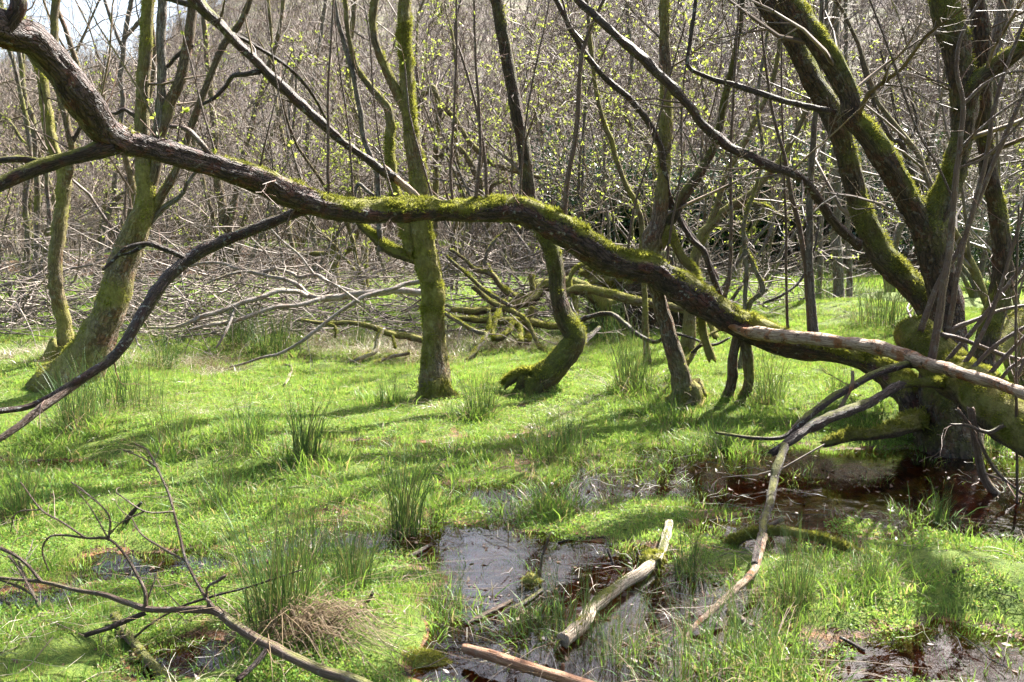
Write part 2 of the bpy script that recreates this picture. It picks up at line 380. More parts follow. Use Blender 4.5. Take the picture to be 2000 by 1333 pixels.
M['holly'] = leafy('holly_leaf', (.018, .045, .016), (.045, .085, .03), .15, .22, .6, 1.0)

def ground_mat():
    b = NB('bog_ground'); co = b.n('ShaderNodeTexCoord').outputs['Object']; lush = b.attr('lush').outputs['Fac']
    n1 = b.noise(co, 14, 5); n2 = b.noise(co, 70, 4, .7); n3 = b.noise(co, 3, 4); far = b.attr('far').outputs['Fac']
    mud = b.mix(b.map(n1, .35, .65), (.024, .012, .006), (.19, .080, .028))
    mud = b.mix(b.map(n2, .60, .72), mud, (.13, .08, .045))
    gr = b.mix(b.map(n1, .3, .7), (.05, .085, .014), (.11, .155, .022)); gr = b.mix(b.map(n2, .5, .72), gr, (.16, .19, .03))
    f = b.math('ADD', lush, b.math('MULTIPLY', b.math('SUBTRACT', n2, .5), .7))
    col = b.mix(b.map(f, .35, .6), mud, gr)
    fl = b.mix(b.map(b.noise(co, 1.2, 5), .4, .62), (.12, .085, .055), (.08, .11, .03)); fl = b.mix(b.map(n3, .5, .66), fl, (.16, .115, .08))
    hillc = b.mix(b.map(b.noise(co, .15, 5), .4, .6), (.15, .115, .10), (.10, .10, .055))
    col = b.mix(b.map(far, .0, .5), col, fl); col = b.mix(b.map(far, .5, 1.0), col, hillc)
    h = b.math('ADD', n2, b.math('MULTIPLY', n1, .6))
    return b.done(b.bsdf(col, b.map(lush, .2, .6, .45, .95), b.bump(h, .8, .02), .3).outputs[0])
M['ground'] = ground_mat()

def water_mat():
    b = NB('bog_water'); co = b.n('ShaderNodeTexCoord').outputs['Object']
    n = b.noise(co, 9, 2, .5); n2 = b.noise(co, 90, 2, .5)
    nor = b.bump(b.math('ADD', n, b.math('MULTIPLY', n2, .12)), .3, .008)
    fr = b.n('ShaderNodeFresnel', {'IOR': 1.48, 'Normal': nor}).outputs[0]
    film = b.map(b.noise(co, 5, 4), .5, .7, 0, .05)
    gl = b.n('ShaderNodeBsdfGlossy', {'Color': (1, 1, 1), 'Roughness': .015, 'Normal': nor}).outputs[0]
    tr = b.n('ShaderNodeBsdfTransparent', {'Color': (.66, .36, .14)}).outputs[0]
    m = b.n('ShaderNodeMixShader', {0: b.math('ADD', fr, film), 1: tr, 2: gl}).outputs[0]
    return b.done(m)
M['water'] = water_mat()

# ------------------------------------------------------------------ setting: ground, water
def axis(parts):
    out = [parts[0][0]]
    for a, bb, s in parts:
        n = max(1, int(round((bb - a) / s))); out += list(np.linspace(a, bb, n + 1)[1:])
    return np.array(out)
ax = axis([(-200, -60, 5), (-60, -20, 1.2), (-20, -8, .35), (-8, -4, .12), (-4, 4, .045), (4, 8, .12), (8, 20, .35), (20, 60, 1.2), (60, 200, 5)])
ay = axis([(-30, 0, 2), (0, 2.4, .3), (2.4, 7, .04), (7, 12, .08), (12, 23, .25), (23, 30, .12), (30, 50, .6), (50, 120, 2), (120, 330, 5)])
gx, gy = np.meshgrid(ax, ay, indexing='xy'); gz = H(gx, gy)
gi = np.arange(gx.size).reshape(gx.shape)
gq = np.stack([gi[:-1, :-1], gi[:-1, 1:], gi[1:, 1:], gi[1:, :-1]], -1).reshape(-1, 4)
lush = sstep(0.01, 0.06, gz + .02 * noise2(gx, gy, 9, 61)); far = np.clip(sstep(20, 34, gy) * .5 + sstep(42, 60, gy) * .5, 0, 1)
yb_ = 25.5 + 1.6 * noise2(gx, gy * 0, 0.12, 9); lush = lush * (1 - (np.abs(gy - yb_ - .4) < .75) * .95)
me = mesh_from('ground', np.column_stack([gx.ravel(), gy.ravel(), gz.ravel()]), gq, None, M['ground'],
               {'lush': ('FLOAT', lush.ravel()), 'far': ('FLOAT', far.ravel())})
link('ground', me, kind='structure')
wx = np.array([-14., 14.]); wv = np.array([[-14, 1.0, WL], [14, 1.0, WL], [14, 24, WL], [-14, 24, WL]])
link('water', mesh_from('water', wv, [[0, 1, 2, 3]], None, M['water']), kind='structure')

# ------------------------------------------------------------------ scattering of small plants (one object, instanced tufts)
def scatter(name, pos, rot, scl, idx, protos, label, cat):
    coll = bpy.data.collections.new(name + '_tufts')
    for k, me in enumerate(protos):
        o = bpy.data.objects.new('tuft_%02d' % k, me); coll.objects.link(o)
    me = bpy.data.meshes.new(name); me.vertices.add(len(pos)); me.vertices.foreach_set('co', np.asarray(pos, np.float32).ravel())
    for an, typ, dat, key in (('rot', 'FLOAT_VECTOR', rot, 'vector'), ('scl', 'FLOAT', scl, 'value'), ('idx', 'INT', idx, 'value')):
        a = me.attributes.new(an, typ, 'POINT'); a.data.foreach_set(key, np.asarray(dat, np.int32 if typ == 'INT' else np.float32).ravel())
    me.update()
    o = link(name, me, kind='stuff', label=label, category=cat)
    g = bpy.data.node_groups.new(name, 'GeometryNodeTree')
    g.interface.new_socket('Geometry', in_out='INPUT', socket_type='NodeSocketGeometry'); g.interface.new_socket('Geometry', in_out='OUTPUT', socket_type='NodeSocketGeometry')
    gin = g.nodes.new('NodeGroupInput'); gout = g.nodes.new('NodeGroupOutput'); ci = g.nodes.new('GeometryNodeCollectionInfo')
    ci.inputs['Collection'].default_value = coll; ci.inputs['Separate Children'].default_value = True; ci.inputs['Reset Children'].default_value = True
    ip = g.nodes.new('GeometryNodeInstanceOnPoints'); ip.inputs['Pick Instance'].default_value = True
    def na(n, t):
        q = g.nodes.new('GeometryNodeInputNamedAttribute'); q.data_type = t; q.inputs['Name'].default_value = n
        return next(s for s in q.outputs if s.enabled and s.name == 'Attribute')
    L = g.links.new
    L(gin.outputs[0], ip.inputs['Points']); L(ci.outputs[0], ip.inputs['Instance']); L(na('idx', 'INT'), ip.inputs['Instance Index'])
    L(na('rot', 'FLOAT_VECTOR'), ip.inputs['Rotation']); L(na('scl', 'FLOAT'), ip.inputs['Scale']); L(ip.outputs[0], gout.inputs[0])
    md = o.modifiers.new('scatter', 'NODES'); md.node_group = g
    return o

def blades(r, n, rad, h, wd, lean, segs=3, curl=.5, acc=None, center=(0, 0, 0), tint=None):
    acc = acc or Acc()
    a = r.random(n) * 6.283; rr = rad * np.sqrt(r.random(n)); base = np.stack([rr * np.cos(a), rr * np.sin(a), np.full(n, -.012)], 1) + np.asarray(center)
    l = h * (0.3 + 0.85 * r.random(n) ** .8); d = np.stack([np.cos(a) * rr / (rad + 1e-6), np.sin(a) * rr / (rad + 1e-6), np.zeros(n)], 1) * .6 + r.normal(0, .5, (n, 3)) * [1, 1, 0]
    d = d * lean; up = np.array([0, 0, 1.0])
    s = np.stack([-np.sin(a + r.normal(0, 1, n)), np.cos(a), np.zeros(n)], 1); s /= np.linalg.norm(s, axis=1, keepdims=True)
    rows = []
    for k in range(segs + 1):
        t = k / segs
        c = base + (up * t * (1 - curl * .3 * t)) * l[:, None] + d * (t ** 1.7 * (0.5 + curl)) * l[:, None]
        c[:, 2] = np.maximum(c[:, 2] - curl * .35 * (t ** 3) * l * np.linalg.norm(d, axis=1), base[:, 2])
        wk = wd * (1 - t ** 2 * .92)
        rows.append(c - s * wk); rows.append(c + s * wk)
    V = np.stack(rows, 1); n2 = V.shape[1]; b = (np.arange(n) * n2)[:, None]
    q = np.concatenate([np.stack([b[:, 0] + 2 * k, b[:, 0] + 2 * k + 1, b[:, 0] + 2 * k + 3, b[:, 0] + 2 * k + 2], 1) for k in range(segs)], 0)
    acc.add(V.reshape(-1, 3), q, a=np.repeat(r.random(n) if tint is None else np.full(n, tint), n2)); return acc

gp = []
for k in range(4): gp.append(blades(np.random.default_rng(100 + k), 110, .13, .060, .0022, .5, 2).mesh('lawn', M['grass_lawn']))        # 0-3 short lawn
for k in range(4): gp.append(blades(np.random.default_rng(200 + k), 34, .13, .14, .0028, .6, 3, .7).mesh('blade', M['grass']))          # 4-7 longer blades
for k in range(3): gp.append(blades(np.random.default_rng(300 + k), 130, .42, .10, .005, .5, 2).mesh('farlawn', M['grass_lawn']))       # 8-10 far lawn
def starmoss(seed):
    r = np.random.default_rng(seed); n = 420; a = r.random(n) * 6.283; rr = .13 * np.sqrt(r.random(n)); p = np.stack([rr * np.cos(a), rr * np.sin(a), .012 * r.random(n)], 1)
    d = r.normal(0, 1, (n, 3)) * [1, 1, .5] + [0, 0, .5]; d /= np.linalg.norm(d, axis=1, keepdims=True); s = np.cross(d, r.normal(0, 1, (n, 3))); s /= np.linalg.norm(s, axis=1, keepdims=True)
    l = (.006 + .010 * r.random(n))[:, None]; V = np.stack([p, p + d * l * .5 + s * l * .3, p + d * l, p + d * l * .5 - s * l * .3], 1).reshape(-1, 3)
    A = Acc(); A.add(V, np.arange(4 * n).reshape(-1, 4), a=np.repeat(r.random(n), 4)); return A.mesh('starmoss', M['grass_lawn'])
for k in range(3): gp.append(starmoss(400 + k))                                                                                          # 11-13 leafy moss

for k in range(2): gp.append(blades(np.random.default_rng(420 + k), 45, .15, .17, .0017, 1.3, 3, 1.0).mesh('dry', M['straw' if k else 'thatch']))   # 14-15 dry grass
def fill(x0, x1, y0, y1, dens, r, wide=None):
    n = int((x1 - x0) * (y1 - y0) * dens); x = r.uniform(x0, x1, n); y = r.uniform(y0, y1, n)
    k = np.abs(x) < y * .64 + .5 if wide is None else np.ones(n, bool)
    return x[k], y[k]
r = np.random.default_rng(11); GX, GY, GI, GS = [], [], [], []
def put(x, y, keep, lo, hi, s0, s1):
    k = r.random(len(x)) < keep; x, y = x[k], y[k]; n = len(x)
    GX.append(x); GY.append(y); GI.append(r.integers(lo, hi, n)); GS.append(r.uniform(s0, s1, n))
x, y = fill(-6, 6, 2.4, 8, 85, r); z = H(x, y); patch = noise2(x, y, 1.1, 71)
put(x, y, sstep(-.01, .04, z) * (0.35 + .65 * sstep(3.5, 6.0, y)) * (.35 + .65 * sstep(-.35, .15, noise2(x, y, 2.3, 75))), 0, 4, .45, 1.05)
x, y = fill(-6, 6, 2.4, 8, 70, r); z = H(x, y); patch = noise2(x, y, 1.6, 72)
put(x, y, (.42 + .58 * sstep(-.05, .03, z)) * np.where((((x > 1.3) & (y > 4.5)) | ((np.abs(x - .05) < .45) & (y < 3.8))) & (z < .01), .3, 1) * (.15 + .85 * sstep(-.3, .4, patch)) * (1 - .75 * sstep(5, 7, y) * (1 - sstep(-.5, 1.5, x))), 4, 8, .5, 1.15)
x, y = fill(-6, 6, 2.4, 9, 60, r); z = H(x, y); put(x, y, sstep(.0, .04, z) * .8, 11, 14, .6, 1.2)
x, y = fill(-5, 5, 2.4, 7.5, 60, r); put(x, y, (H(x, y) < .03) * (.18 + .82 * sstep(-.25, .4, noise2(x, y, 2.1, 77))) * np.where(((x > 1.3) & (y > 4.5)) | ((np.abs(x - .05) < .45) & (y < 3.8)), .45, 1), 4, 8, .45, .9)
x, y = fill(-12, 12, 8, 16, 60, r); z = H(x, y); put(x, y, sstep(.0, .05, z), 0, 4, .7, 1.35)
x, y = fill(-12, 12, 8, 16, 5, r); put(x, y, sstep(.1, .6, noise2(x, y, .6, 73)), 4, 8, .8, 1.5)
x, y = fill(-5.5, 1, 8.6, 12.5, 40, r); put(x, y, sstep(-.1, .45, noise2(x, y, .9, 78)) * .9, 14, 16, .7, 1.5)
x, y = fill(-5, 5, 2.6, 8.6, 12, r); put(x, y, sstep(.1, .6, noise2(x, y, 1.9, 79)) * .7, 14, 16, .4, .8)
x, y = fill(-24, 24, 15, 36, 9, r); put(x, y, sstep(-.35, .15, noise2(x, y, .25, 74)) * (1 - .8 * sstep(27, 34, y)) * (np.abs(y - 25.9 - 1.6 * noise2(x, y * 0, .12, 9)) > .8), 8, 11, .7, 1.6)
RUSH = [(548, 1215, 5, 1.0, 'tall dense dark rush clump in the left foreground with brown thatch at its foot'), (788, 1040, 0, 1.05, 'spiky rush clump standing alone in the middle foreground'),
        (1120, 1235, 3, .8, 'sparse dark rush stems growing in the pool before the pale log'), (1345, 1125, 2, .75, 'small rush tuft at the top end of the pale log'), (1555, 1175, 0, .8, 'dark rush tuft under the mossy rotten branch'),
        (1365, 1325, 3, 1.0, 'sparse dark rushes at the bottom edge right of the pole'), (1520, 1320, 3, .8, 'few thin rush stems at the bottom edge near the lower right shallows'), (940, 815, 1, .95, 'broad rush clump in front of the centre tree'),
        (478, 865, 2, 1.2, 'rush tuft on a dark hummock in the lit grass'), (595, 900, 0, 1.05, 'upright rush clump just right of the hummock tuft'), (1090, 895, 4, .9, 'wide low rush clump at the edge of the wet grass'), (1235, 765, 1, 1.3, 'dense rush clump left of the forked tree'),
        (1310, 830, 2, .9, 'thin rush tuft at the foot of the leaning mossy stick'), (235, 800, 4, 1.2, 'wide rush bed at the foot of the leaning tree'), (150, 840, 1, 1.0, 'bluish rush clump left of the rush bed under the drooping limb'), (40, 1010, 0, .8, 'rush tuft at the left edge of the clearing'),
        (320, 720, 2, 1.4, 'rush tuft right of the leaning tree'), (1190, 665, 1, 1.6, 'rush clump under the dark arching branch'), (1500, 790, 1, 1.0, 'rush clump right of the twin bent stems'), (1400, 880, 2, .8, 'small rush tuft in the wet grass right of centre'),
        (540, 690, 4, 1.4, 'wide pale rush bed beneath the large fallen branch'), (470, 680, 1, 1.3, 'rush clump at the left end of the pale rush bed'), (700, 680, 2, 1.2, 'low rush tuft behind the low mossy branch'), (760, 790, 3, .8, 'few thin rush stems in the shadow of the centre tree'),
        (1620, 600, 4, 2.2, 'rounded bright tussock behind the red pole shoots'), (1730, 615, 4, 1.8, 'low rounded tussock left of the big mossy tree'), (620, 1085, 3, .9, 'sparse rush stems between the two foreground rush clumps'), (870, 1190, 3, .6, 'few short rush stems left of the pool'),
        (1640, 780, 2, 1.0, 'rush tuft under the fallen end of the arched trunk'), (430, 985, 3, .8, 'thin rush stems in the grass above the reddish branch'), (690, 1160, 0, .8, 'short rush tuft right of the dense foreground clump'), (1830, 1020, 2, .6, 'grassy tuft in the brown water before the big mossy tree'),
        (1700, 1140, 2, .7, 'leafy tuft below the mossy rotten branch'), (330, 870, 3, 1.0, 'few rush stems left of the dark hummock tuft'), (1215, 1285, 3, .75, 'dark rush stems at the lower end of the pale log'), (1035, 1225, 3, .55, 'short thin rush stems in the open water of the pool'), (1470, 1275, 3, .8, 'dark rush stems beside the tip of the hanging branch'), (1060, 1000, 2, .55, 'small grass tuft in the wet ground behind the pool')]
for a in RUSH:                              # grass collars that tie the rush clumps to the ground
    g_ = gpt(a[0], a[1]); ra_ = r.random(9) * 6.283; rd_ = r.uniform(.04, .24, 9) * a[3]
    put(g_[0] + rd_ * np.cos(ra_), g_[1] + rd_ * np.sin(ra_), 1.0, 4, 8, .8, 1.7)
# shorter blades close to the viewer
for a_, b_, i_, s_ in zip(GX, GY, GI, GS): s_ *= np.where((b_ < 4.6) & (i_ > 3) & (i_ < 8), .78, 1.0)
x, y, i, s = (np.concatenate(a) for a in (GX, GY, GI, GS)); z = H(x, y)
rot = np.column_stack([r.normal(0, .08, len(x)), r.normal(0, .08, len(x)), r.random(len(x)) * 6.283])
scatter('grass', np.column_stack([x, y, np.maximum(z, -.02)]), rot, s, i, gp, 'short bright green grass and moss covering the boggy clearing', 'grass')

# ------------------------------------------------------------------ traced woody things
def conv(pts, d):                          # [(px,py,width px[,d])] -> points and radii; missing distances are interpolated
    n = len(pts); ds = [p[3] if len(p) > 3 else None for p in pts]
    if not any(q is not None for q in ds): ds = [d] * n
    k = [i for i in range(n) if ds[i] is not None]; ds = np.interp(range(n), k, [ds[i] for i in k])
    P, R = [], []
    for (px, py, wd, *_), dd in zip(pts, ds):
        p, t = at(px, py, dd); P.append(p); R.append(wd * .5 * t / FPX)
    return np.array(P), np.array(R)

SEED = [50]
def woody(name, label, cat, parts, d, twmat='twig', leaf=0.0, tw=None, group=None, fuzzm='moss_fuzz', leafsize=.03, minr=.0017, near=1.0):
    """parts: list of dict(n=name, p=points, m=material, moss, fz=moss shoots, tw=(per metre, length, order), up=extend above, flare, base)"""
    if near != 1.0:
        for q in parts: q['p'] = [(a, b, c, e * near) for a, b, c, e in q['p']]
    conv0 = conv(parts[0]['p'], d)
    org = conv0[0][0].copy(); org[2] = float(H(org[0], org[1])) if parts[0].get('base', True) else org[2]
    root = thing(name, label, cat, org, group); out = {}; fz = Acc(); lv = Acc()
    for k, pt in enumerate(parts):
        SEED[0] += 1; sd = SEED[0]; rr = np.random.default_rng(sd)
        P, R = conv(pt['p'], pt.get('d', d)); R = R * (.86 if R.max() > .03 else .9)
        if pt.get('base', k == 0): P[0][2] = min(P[0][2], float(H(P[0][0], P[0][1])) - .06)
        Rm = R.max(); sides = pt.get('sides', 16 if Rm > .07 else 12 if Rm > .035 else 8 if Rm > .012 else 6)
        L = limb(P, R, sides, sd, pt.get('bump', .13 if Rm > .03 else .09), pt.get('moss', 0.0), pt.get('mw', 1.0), pt.get('flare', 0.0), jag=pt.get('jag', 1.0))
        limb_obj(pt.get('n', 'limb'), L, M[pt['m']], root, org)
        if pt.get('flare') and Rm > .05:
            for rk in range(5):
                ra = rk * 1.257 + sd; dv = np.array([math.cos(ra), math.sin(ra), 0]); b0 = L['P'][0]; R0_ = min(L['R'][0], .15); ln = R0_ * rr.uniform(1.1, 2.0); rp = []
                for tt, hz_ in ((0, .7), (.3, .10), (.65, -.25), (1.0, -.7)):
                    c = b0 + dv * (R0_ * .3 + ln * tt) + np.array([-dv[1], dv[0], 0]) * rr.normal(0, .1) * ln * tt; gz0 = float(H(c[0], c[1])); c[2] = gz0 + R0_ * hz_; rp.append(c)
                RL = limb(np.array(rp), np.array([.55, .40, .26, .12]) * R0_, 9, sd + rk, .14, pt.get('moss', 0) if np.isscalar(pt.get('moss', 0)) else 0, 1.0); limb_obj('root', RL, M[pt['m']], root, org)
                if pt.get('fz'): fuzz(RL, 1400, .016, .1, fz, .2, sd + rk)
        if pt.get('fz'): fuzz(L, pt['fz'], pt.get('fl', .016), pt.get('ft', .1), fz, pt.get('dr', 0.2), sd)
        leng = float(np.linalg.norm(np.diff(P, axis=0), axis=1).sum()); par = [(L['P'], L['R'], leng)]
        if pt.get('up'):
            dirn = L['T'][-1] + np.array([0, 0, .25]); le = pt['up']; Q = branch(rr, L['P'][-1], dirn, le, 7, .12, .04)
            rad = np.linspace(L['R'][-1], .006, 7); top = [(Q, rad, le)]; out.setdefault(1, []).extend(top)
            c = sprout(rr, top, 2, 9, .42, out, lmax=2.2); sprout(rr, c, 3, 6, .4, out); 
        t = pt.get('tw', tw)
        if t:
            c = sprout(rr, par, 2, max(1, t[0] * leng), t[1] / leng, out, spread=(.5, 1.3), lo=pt.get('lo', .2), rr=.3, trop=pt.get('trop', .06))
            if len(t) > 2:
                c2 = sprout(rr, c, 3, t[2], .4, out)
                if len(t) > 3: sprout(rr, c2, 4, t[3], .5, out)
        if leaf and pt.get('leaf', True): leaves_on(rr, out.get(3, []) + [], leaf, leafsize, lv)
        if pt.get('lf'):
            Q = L['P'][np.linspace(1, len(L['P']) - 1, 5).astype(int)]; leaves_on(rr, [(Q, None, 0)], pt['lf'], leafsize, lv, 3)
    A = Acc(); twigs_mesh(out, A, minr)
    for nm, ac, mt in (('twigs', A, twmat), ('moss', fz, fuzzm), ('leaves', lv, 'bud')):
        if ac.n: link(nm, ac.mesh(nm, M[mt], org), root, kind='stuff')
    return root

def D(p, m, **k): return dict(p=p, m=m, **k)

# --- the long arched tree across the whole view
SH = 'bark_red'
arch = [D([(1810, 830, 70, 6.3), (1775, 765, 66, 6.4), (1735, 728, 58, 6.6), (1690, 708, 54, 6.8), (1620, 690, 52, 7.0), (1530, 668, 56, 7.2), (1450, 640, 66, 7.3), (1385, 606, 68, 7.3), (1330, 568, 68, 7.25), (1270, 527, 64, 7.2),
           (1200, 505, 64, 7.1), (1125, 472, 66, 7.0), (1070, 437, 62, 6.95), (1020, 412, 54, 6.9), (950, 405, 50, 6.8), (870, 406, 48, 6.65), (790, 410, 52, 6.5), (700, 412, 50, 6.3), (620, 402, 50, 6.1), (570, 386, 54, 6.0),
           (500, 356, 54, 5.8), (400, 322, 54, 5.55), (300, 292, 54, 5.3), (222, 262, 66, 5.1), (165, 195, 72, 4.9), (115, 137, 72, 4.8), (60, 80, 76, 4.65), (0, 50, 84, 4.5), (-80, 10, 88, 4.3), (-220, -80, 80, 4.0)],
          'bark_arch', n='trunk', fz=80000, ft=.45, fl=.018, bump=.14, sides=28, base=False, tw=(2.0, .35, 2), moss=[.3, .3, .3, .3, .35, .35, .35, .35, .35, .35, .35, .35, .45, .55, .5, .45, .55, .45, .15, -.2, -.3, -.3, -.2, .05, -.25, -.1, -.1, -.1, -.1, -.1]),
        D([(215, 285, 40, 5.1), (150, 305, 30, 5.05), (80, 322, 30, 5.0), (0, 358, 28, 4.9), (-60, 385, 26, 4.8), (-200, 430, 20, 4.6)], 'bark_arch', tw=(2, .3, 2)),
        D([(90, 318, 16, 5.0), (40, 312, 14, 5.0), (-20, 316, 13, 5.0), (-90, 320, 10, 5.0)], 'bark_arch'),
        D([(10, 62, 40, 4.5), (35, 20, 36, 4.5), (25, -30, 34, 4.5), (0, -120, 30, 4.5)], 'bark_arch', up=2.5),
        D([(610, 408, 26, 6.1), (560, 426, 22, 6.1), (480, 455, 24, 6.05), (400, 490, 26, 6.0), (340, 530, 26, 5.9), (302, 580, 26, 5.8), (272, 630, 25, 5.7), (240, 680, 24, 5.6), (212, 708, 24, 5.55), (150, 745, 18, 5.4), (100, 775, 15, 5.3), (50, 796, 13, 5.2), (0, 803, 14, 5.1), (-60, 812, 10, 5.0)], 'bark_stick', n='drooping_limb', tw=(1.2, .35, 2)),
        D([(215, 706, 20, 5.55), (150, 750, 17, 5.4), (80, 795, 18, 5.2), (30, 838, 16, 5.05), (-30, 876, 14, 4.9), (-90, 920, 12, 4.75)], 'bark_red', n='drooping_limb'),
        D([(360, 503, 12, 5.95), (322, 487, 12, 5.9), (285, 476, 11, 5.9), (245, 485, 10, 5.85), (220, 508, 8, 5.85), (200, 527, 5, 5.8)], 'bark_stick', tw=(8, .12)),
        D([(285, 478, 9, 5.9), (258, 494, 8, 5.9), (236, 499, 5, 5.9)], 'bark_stick'),
        D([(1395, 622, 8, 7.3), (1440, 645, 18, 7.2), (1470, 652, 25, 7.1), (1500, 655, 28, 6.95), (1560, 660, 27, 6.7), (1650, 672, 28, 6.4), (1735, 686, 29, 6.0), (1800, 706, 30, 5.65), (1870, 727, 26, 5.3), (1950, 752, 27, 4.95), (2020, 778, 28, 4.7), (2100, 810, 26, 4.4)], 'wood_peeled', n='dead_limb', bump=.2, base=False),
        D([(1440, 655, 24, 7.3), (1432, 700, 22, 7.35), (1432, 745, 22, 7.4), (1420, 780, 26, 7.5), (1405, 806, 34, 7.6)], 'bark_moss', n='prop_stem', moss=-.1, fz=2500),
        D([(1448, 655, 24, 7.3), (1460, 700, 24, 7.35), (1462, 745, 24, 7.4), (1450, 785, 26, 7.5), (1432, 808, 34, 7.6)], 'bark_moss', n='prop_stem', fz=2500),
        D([(330, 245, 8, 5.5), (362, 252, 11, 5.5), (390, 280, 12, 5.5), (415, 310, 11, 5.55)], 'bark_red', n='snag')]
for sh, dd in [([(640, 395, 8), (640, 300, 7), (641, 180, 6), (648, 60, 5), (655, -60, 4)], 6.15), ([(884, 390, 8), (880, 330, 7), (888, 200, 6), (892, 90, 5), (890, -60, 4)], 6.65),
           ([(931, 388, 8), (938, 300, 8), (935, 200, 7), (928, 90, 6), (925, -60, 5)], 6.75), ([(953, 390, 9), (945, 290, 8), (925, 190, 7), (905, 120, 6), (888, 60, 5), (900, 0, 4), (920, -80, 3)], 6.8),
           ([(1102, 425, 13), (1110, 350, 12), (1125, 260, 11), (1130, 180, 11), (1138, 100, 10), (1160, 40, 8), (1200, -40, 6)], 6.95), ([(1138, 85, 8), (1110, 40, 6), (1090, -40, 5)], 6.95),
           ([(1410, 600, 10), (1425, 540, 9), (1428, 440, 8), (1427, 330, 7), (1432, 200, 6), (1440, 60, 5), (1445, -60, 4)], 7.3), ([(1538, 650, 7), (1536, 560, 6), (1535, 440, 6), (1530, 300, 5), (1526, 150, 4), (1530, -40, 3)], 7.2),
           ([(1590, 655, 18), (1584, 560, 16), (1581, 470, 16), (1582, 380, 15), (1588, 280, 13), (1598, 150, 12), (1604, 40, 11), (1610, -80, 9)], 7.1), ([(1581, 650, 12), (1574, 540, 12), (1564, 460, 11), (1548, 390, 10), (1530, 300, 8), (1505, 200, 7), (1490, 80, 5), (1480, -40, 4)], 7.15),
           ([(690, 398, 6), (680, 250, 5), (662, 120, 4), (650, -20, 3)], 6.3), ([(1015, 392, 5), (1022, 280, 5), (1040, 160, 4), (1068, 30, 3), (1080, -60, 3)], 6.9), ([(596, 375, 5), (570, 290, 4), (545, 180, 4), (525, 60, 3), (515, -40, 3)], 6.05),
           ([(427, 318, 5), (400, 230, 5), (375, 130, 4), (352, 40, 3), (340, -40, 3)], 5.6), ([(345, 290, 5), (352, 240, 4), (360, 218, 3)], 5.4), ([(315, 285, 4), (298, 210, 3), (290, 190, 2)], 5.3), ([(1300, 540, 6), (1312, 440, 5), (1330, 330, 4), (1332, 200, 4), (1350, 40, 3)], 7.2),
           ([(1225, 495, 6), (1240, 400, 5), (1270, 300, 4), (1300, 180, 4), (1340, 40, 3)], 7.1), ([(770, 395, 6), (745, 300, 5), (730, 190, 4), (720, 60, 4), (700, -40, 3)], 6.45), ([(845, 390, 6), (820, 300, 5), (800, 220, 4), (790, 120, 3)], 6.6), ([(505, 345, 5), (520, 270, 4), (540, 190, 3), (570, 100, 3)], 5.8)]:
    arch.append(D([(*q, dd) for q in sh], SH if sh[0][2] < 15 else 'bark_grey', n='shoot', tw=(2.6, .38, 1.2), lf=5 if sh[0][2] < 14 else 0, base=False, lo=.35, bump=.06))
woody('arched_tree', 'long dark mossy tree trunk arching low across the whole clearing with thin upright shoots', 'tree', arch, 6.5, twmat='twig_red', leafsize=.028)

# --- the dead bough that comes down from the upper left onto the arch
woody('fallen_bough', 'dark dead bough slanting down from upper left onto the arched trunk, broken pale end', 'branch', [
    D([(822, 388, 6, 6.6), (806, 374, 16, 6.6), (790, 362, 18, 6.58), (750, 332, 19, 6.54)], 'wood_peeled', n='broken_end', base=False, bump=.2),
    D([(768, 345, 20, 6.55), (700, 300, 18, 6.5), (640, 252, 20, 6.4), (570, 190, 20, 6.3), (500, 120, 20, 6.2), (435, 55, 22, 6.1), (380, 0, 24, 6.0), (300, -90, 26, 5.8)], 'bark_stick', bump=.2, base=False, tw=(3, .5, 3), n='stem'),
    D([(505, 140, 13, 6.2), (480, 143, 12, 6.2), (455, 148, 10, 6.25), (440, 170, 9, 6.3), (420, 190, 8, 6.3), (395, 205, 6, 6.35)], 'bark_stick', base=False),
    D([(390, 12, 14, 6.05), (340, 0, 12, 6.1), (270, -20, 11, 6.2)], 'bark_stick', base=False),
    D([(430, 55, 9, 6.1), (490, 85, 8, 6.3), (560, 130, 8, 6.5), (610, 185, 7, 6.7), (640, 240, 6, 6.9)], 'bark_stick', base=False, tw=(3, .4, 2))], 6.4)

def dg(px, py): return float(gpt(px, py)[1])
TW = (2.2, .9, 5, 2)
